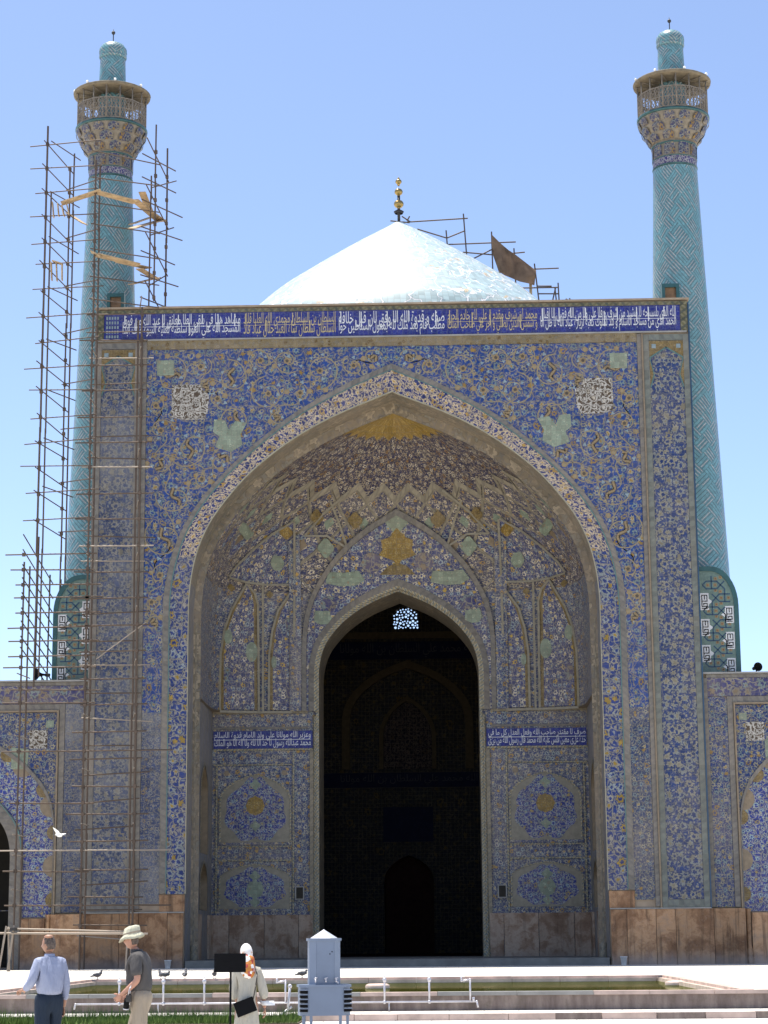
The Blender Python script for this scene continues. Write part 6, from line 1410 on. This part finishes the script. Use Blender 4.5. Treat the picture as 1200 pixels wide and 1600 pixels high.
skin('shirt', J, [(0, 1), (1, 2), (2, 3), (2, 4), (4, 5), (2, 6), (6, 7)], M['shirtgrey'], m2)
b = MB(); b.lathe([(.09, 0), (.08, .045), (.072, .045), (.07, 0)], 18, (0, .07, 1.49)); b.build('collar', M['shirtgrey'], m2)
hair_cap(m2, (0, .15, 1.66), fw2, M['hairgrey'], .2, .101, -.1)
b = MB(); k0 = len(b.v); b.lathe([(.168, -.04), (.145, -.005), (.112, .02), (.108, .07), (.095, .105), (.05, .122), (.001, .125)], 26); b.v = [(p[0] * .9, p[1] * 1.08, p[2] + .012 * math.sin(3 * math.atan2(p[1], p[0])) * min(1, math.hypot(p[0], p[1]) / .19) - p[1] * .22) for p in b.v]; o = b.build('sun_hat', M['hat'], m2, loc=(0, .145, 1.705)); sm = o.modifiers.new('thick', 'SOLIDIFY'); sm.thickness = .006
b = MB(); b.lathe([(.113, .02), (.116, .03), (.113, .045)], 26); b.v = [(p[0] * .9, p[1] * 1.08, p[2] - p[1] * .22) for p in b.v]; b.build('hat_band', M['khaki'], o)
b = MB(); b.box(-.055, .055, .238, .246, 1.665, 1.70); b.box(-.085, -.078, .14, .245, 1.675, 1.69); b.build('spectacles', M['iron'], m2)
b = MB(); b.sphere((-.17, .13, 1.28), .03, 8, 6, (.3, 1, .35)); b.build('pocket_badge', M['white'], m2); shoes(m2, .14)
cmr = thing('camera_on_strap', m2.matrix_basis @ Vector((-.3, .09, .93)), 'black camera with silver lens ring hanging at the hip of the man in the hat', 'camera', None, PI / 2)
b = MB(); b.box(-.07, .07, -.03, .03, -.045, .045); b.box(-.03, .03, -.028, .02, .045, .065); b.build('camera_body', M['iron'], cmr)
Rr_ = Matrix.Rotation(.5, 4, 'X')
b = MB(); b.tube((.02, .03, -.01), (.09, .05, -.13), .036, .042, 14); b.build('lens', M['black'], cmr)
b = MB(); b.tube((.09, .05, -.13), (.095, .052, -.145), .044, .044, 14); b.build('lens_ring', M['pipe'], cmr)
b = MB(); b.path([(-.06, 0, .045), (-.1, -.02, .12), (-.02, -.03, .17), (.05, -.02, .12), (.06, 0, .05)], .007, 5); b.build('strap', M['pipe'], cmr)
# woman in the cream coat and white and orange headscarf
h3 = at(375, 1479, -65.5).z - z0; sc3 = h3 / 1.70
up = [(0, .0, 1.14, .13, .1), (0, .0, 1.34, .15, .1), (0, .02, 1.45, .05), (0, .04, 1.53, .048)]
la = [(-.16, 0, 1.36, .052), (-.2, .0, 1.12, .042), (-.13, .04, .92, .032), (-.12, .05, .87, .028)]
ra = [(.16, 0, 1.36, .052), (.24, -.03, 1.12, .042), (.27, .0, .90, .032), (.275, .0, .86, .028)]
fw3 = (-.55, .8, -.12)
m3 = person((at(386, 1500, -65.5).x, -65.5, z0), .15, 'woman in long cream coat and white and orange headscarf with black bag', up, [la, ra], (-.01, .06, 1.60), fw3, M['skin'], [((-.12, .05, .87), (.05, .0, -1), (1, 0, 0), 1, .8, .95), ((.275, .0, .86), (.1, .05, -1), (-1, 0, 0), -1, .8, .95)], sc3, .06)
J = [(0, 0, 1.34, .17, .125), (0, 0, 1.12, .15, .125), (0, 0, .9, .19, .155), (0, 0, .55, .22, .18), (0, 0, .22, .24, .2), (0, .02, 1.44, .08), (-.17, 0, 1.36, .078), (-.215, .0, 1.13, .075), (-.165, .03, .98, .078), (.17, 0, 1.36, .078), (.245, -.03, 1.12, .078), (.275, -.01, .97, .085)]
skin('coat', J, [(0, 1), (1, 2), (2, 3), (3, 4), (0, 5), (0, 6), (6, 7), (7, 8), (0, 9), (9, 10), (10, 11)], M['coat'], m3)
b = MB(); k0 = 0
b.lathe([(.06, 0), (.085, .0), (.07, .06)], 14); b.v = [(p[0] * 1.4 + .3 + p[2] * .6, p[1], p[2] * -1 + .96) for p in b.v]; b.build('turned_cuff', M['white'], m3)
def scarfm():
    k = NT('white_orange_scarf', .8, .2); p = k.obj(); A = k.voro(p, 19, 'F1', 1.0, '3D'); A2 = k.sep(A.outputs['Color']); z = k.sep(p)[2]
    f = k.m('MULTIPLY', k.step(A2[0], .5, .55), k.step(z, 1.66, 1.58)); k.bump(k.noise(p, 12, 4), .7, .02)
    return k.out(k.mix(f, (.74, .72, .69), k.mix(k.step(A2[1], .6, .64), (.50, .20, .05), (.38, .07, .05))))
J = [(-.01, .0, 1.60, .13, .13), (.0, .0, 1.48, .14, .13), (.0, -.02, 1.38, .2, .15), (.05, -.07, 1.24, .13, .08)]
M['scarf'] = scarfm(); skin('headscarf', J, [(0, 1), (1, 2), (2, 3)], M['scarf'], m3)
hair_cap(m3, (-.01, .06, 1.60), fw3, M['scarf'], -9, .118, -9); shoes(m3, .06)
bag = thing('shoulder_bag', m3.matrix_basis @ Vector((-.03, -.2, .90)), 'black shoulder bag hanging at the back of the woman in cream', 'bag', None, .15)
b = MB(); Mx = Matrix.Rotation(-.35, 4, 'Y'); b.box(-.15, .13, -.035, .035, -.11, .09, 0, Mx); o = b.build('bag_body', M['black'], bag); bv = o.modifiers.new('edge', 'BEVEL'); bv.width = .02; bv.segments = 3
b = MB(); b.path([(.1, -.02, .06), (.14, -.01, .28), (.16, .03, .42), (.14, .1, .5)], .009, 5); b.build('strap', M['shoe'], bag)
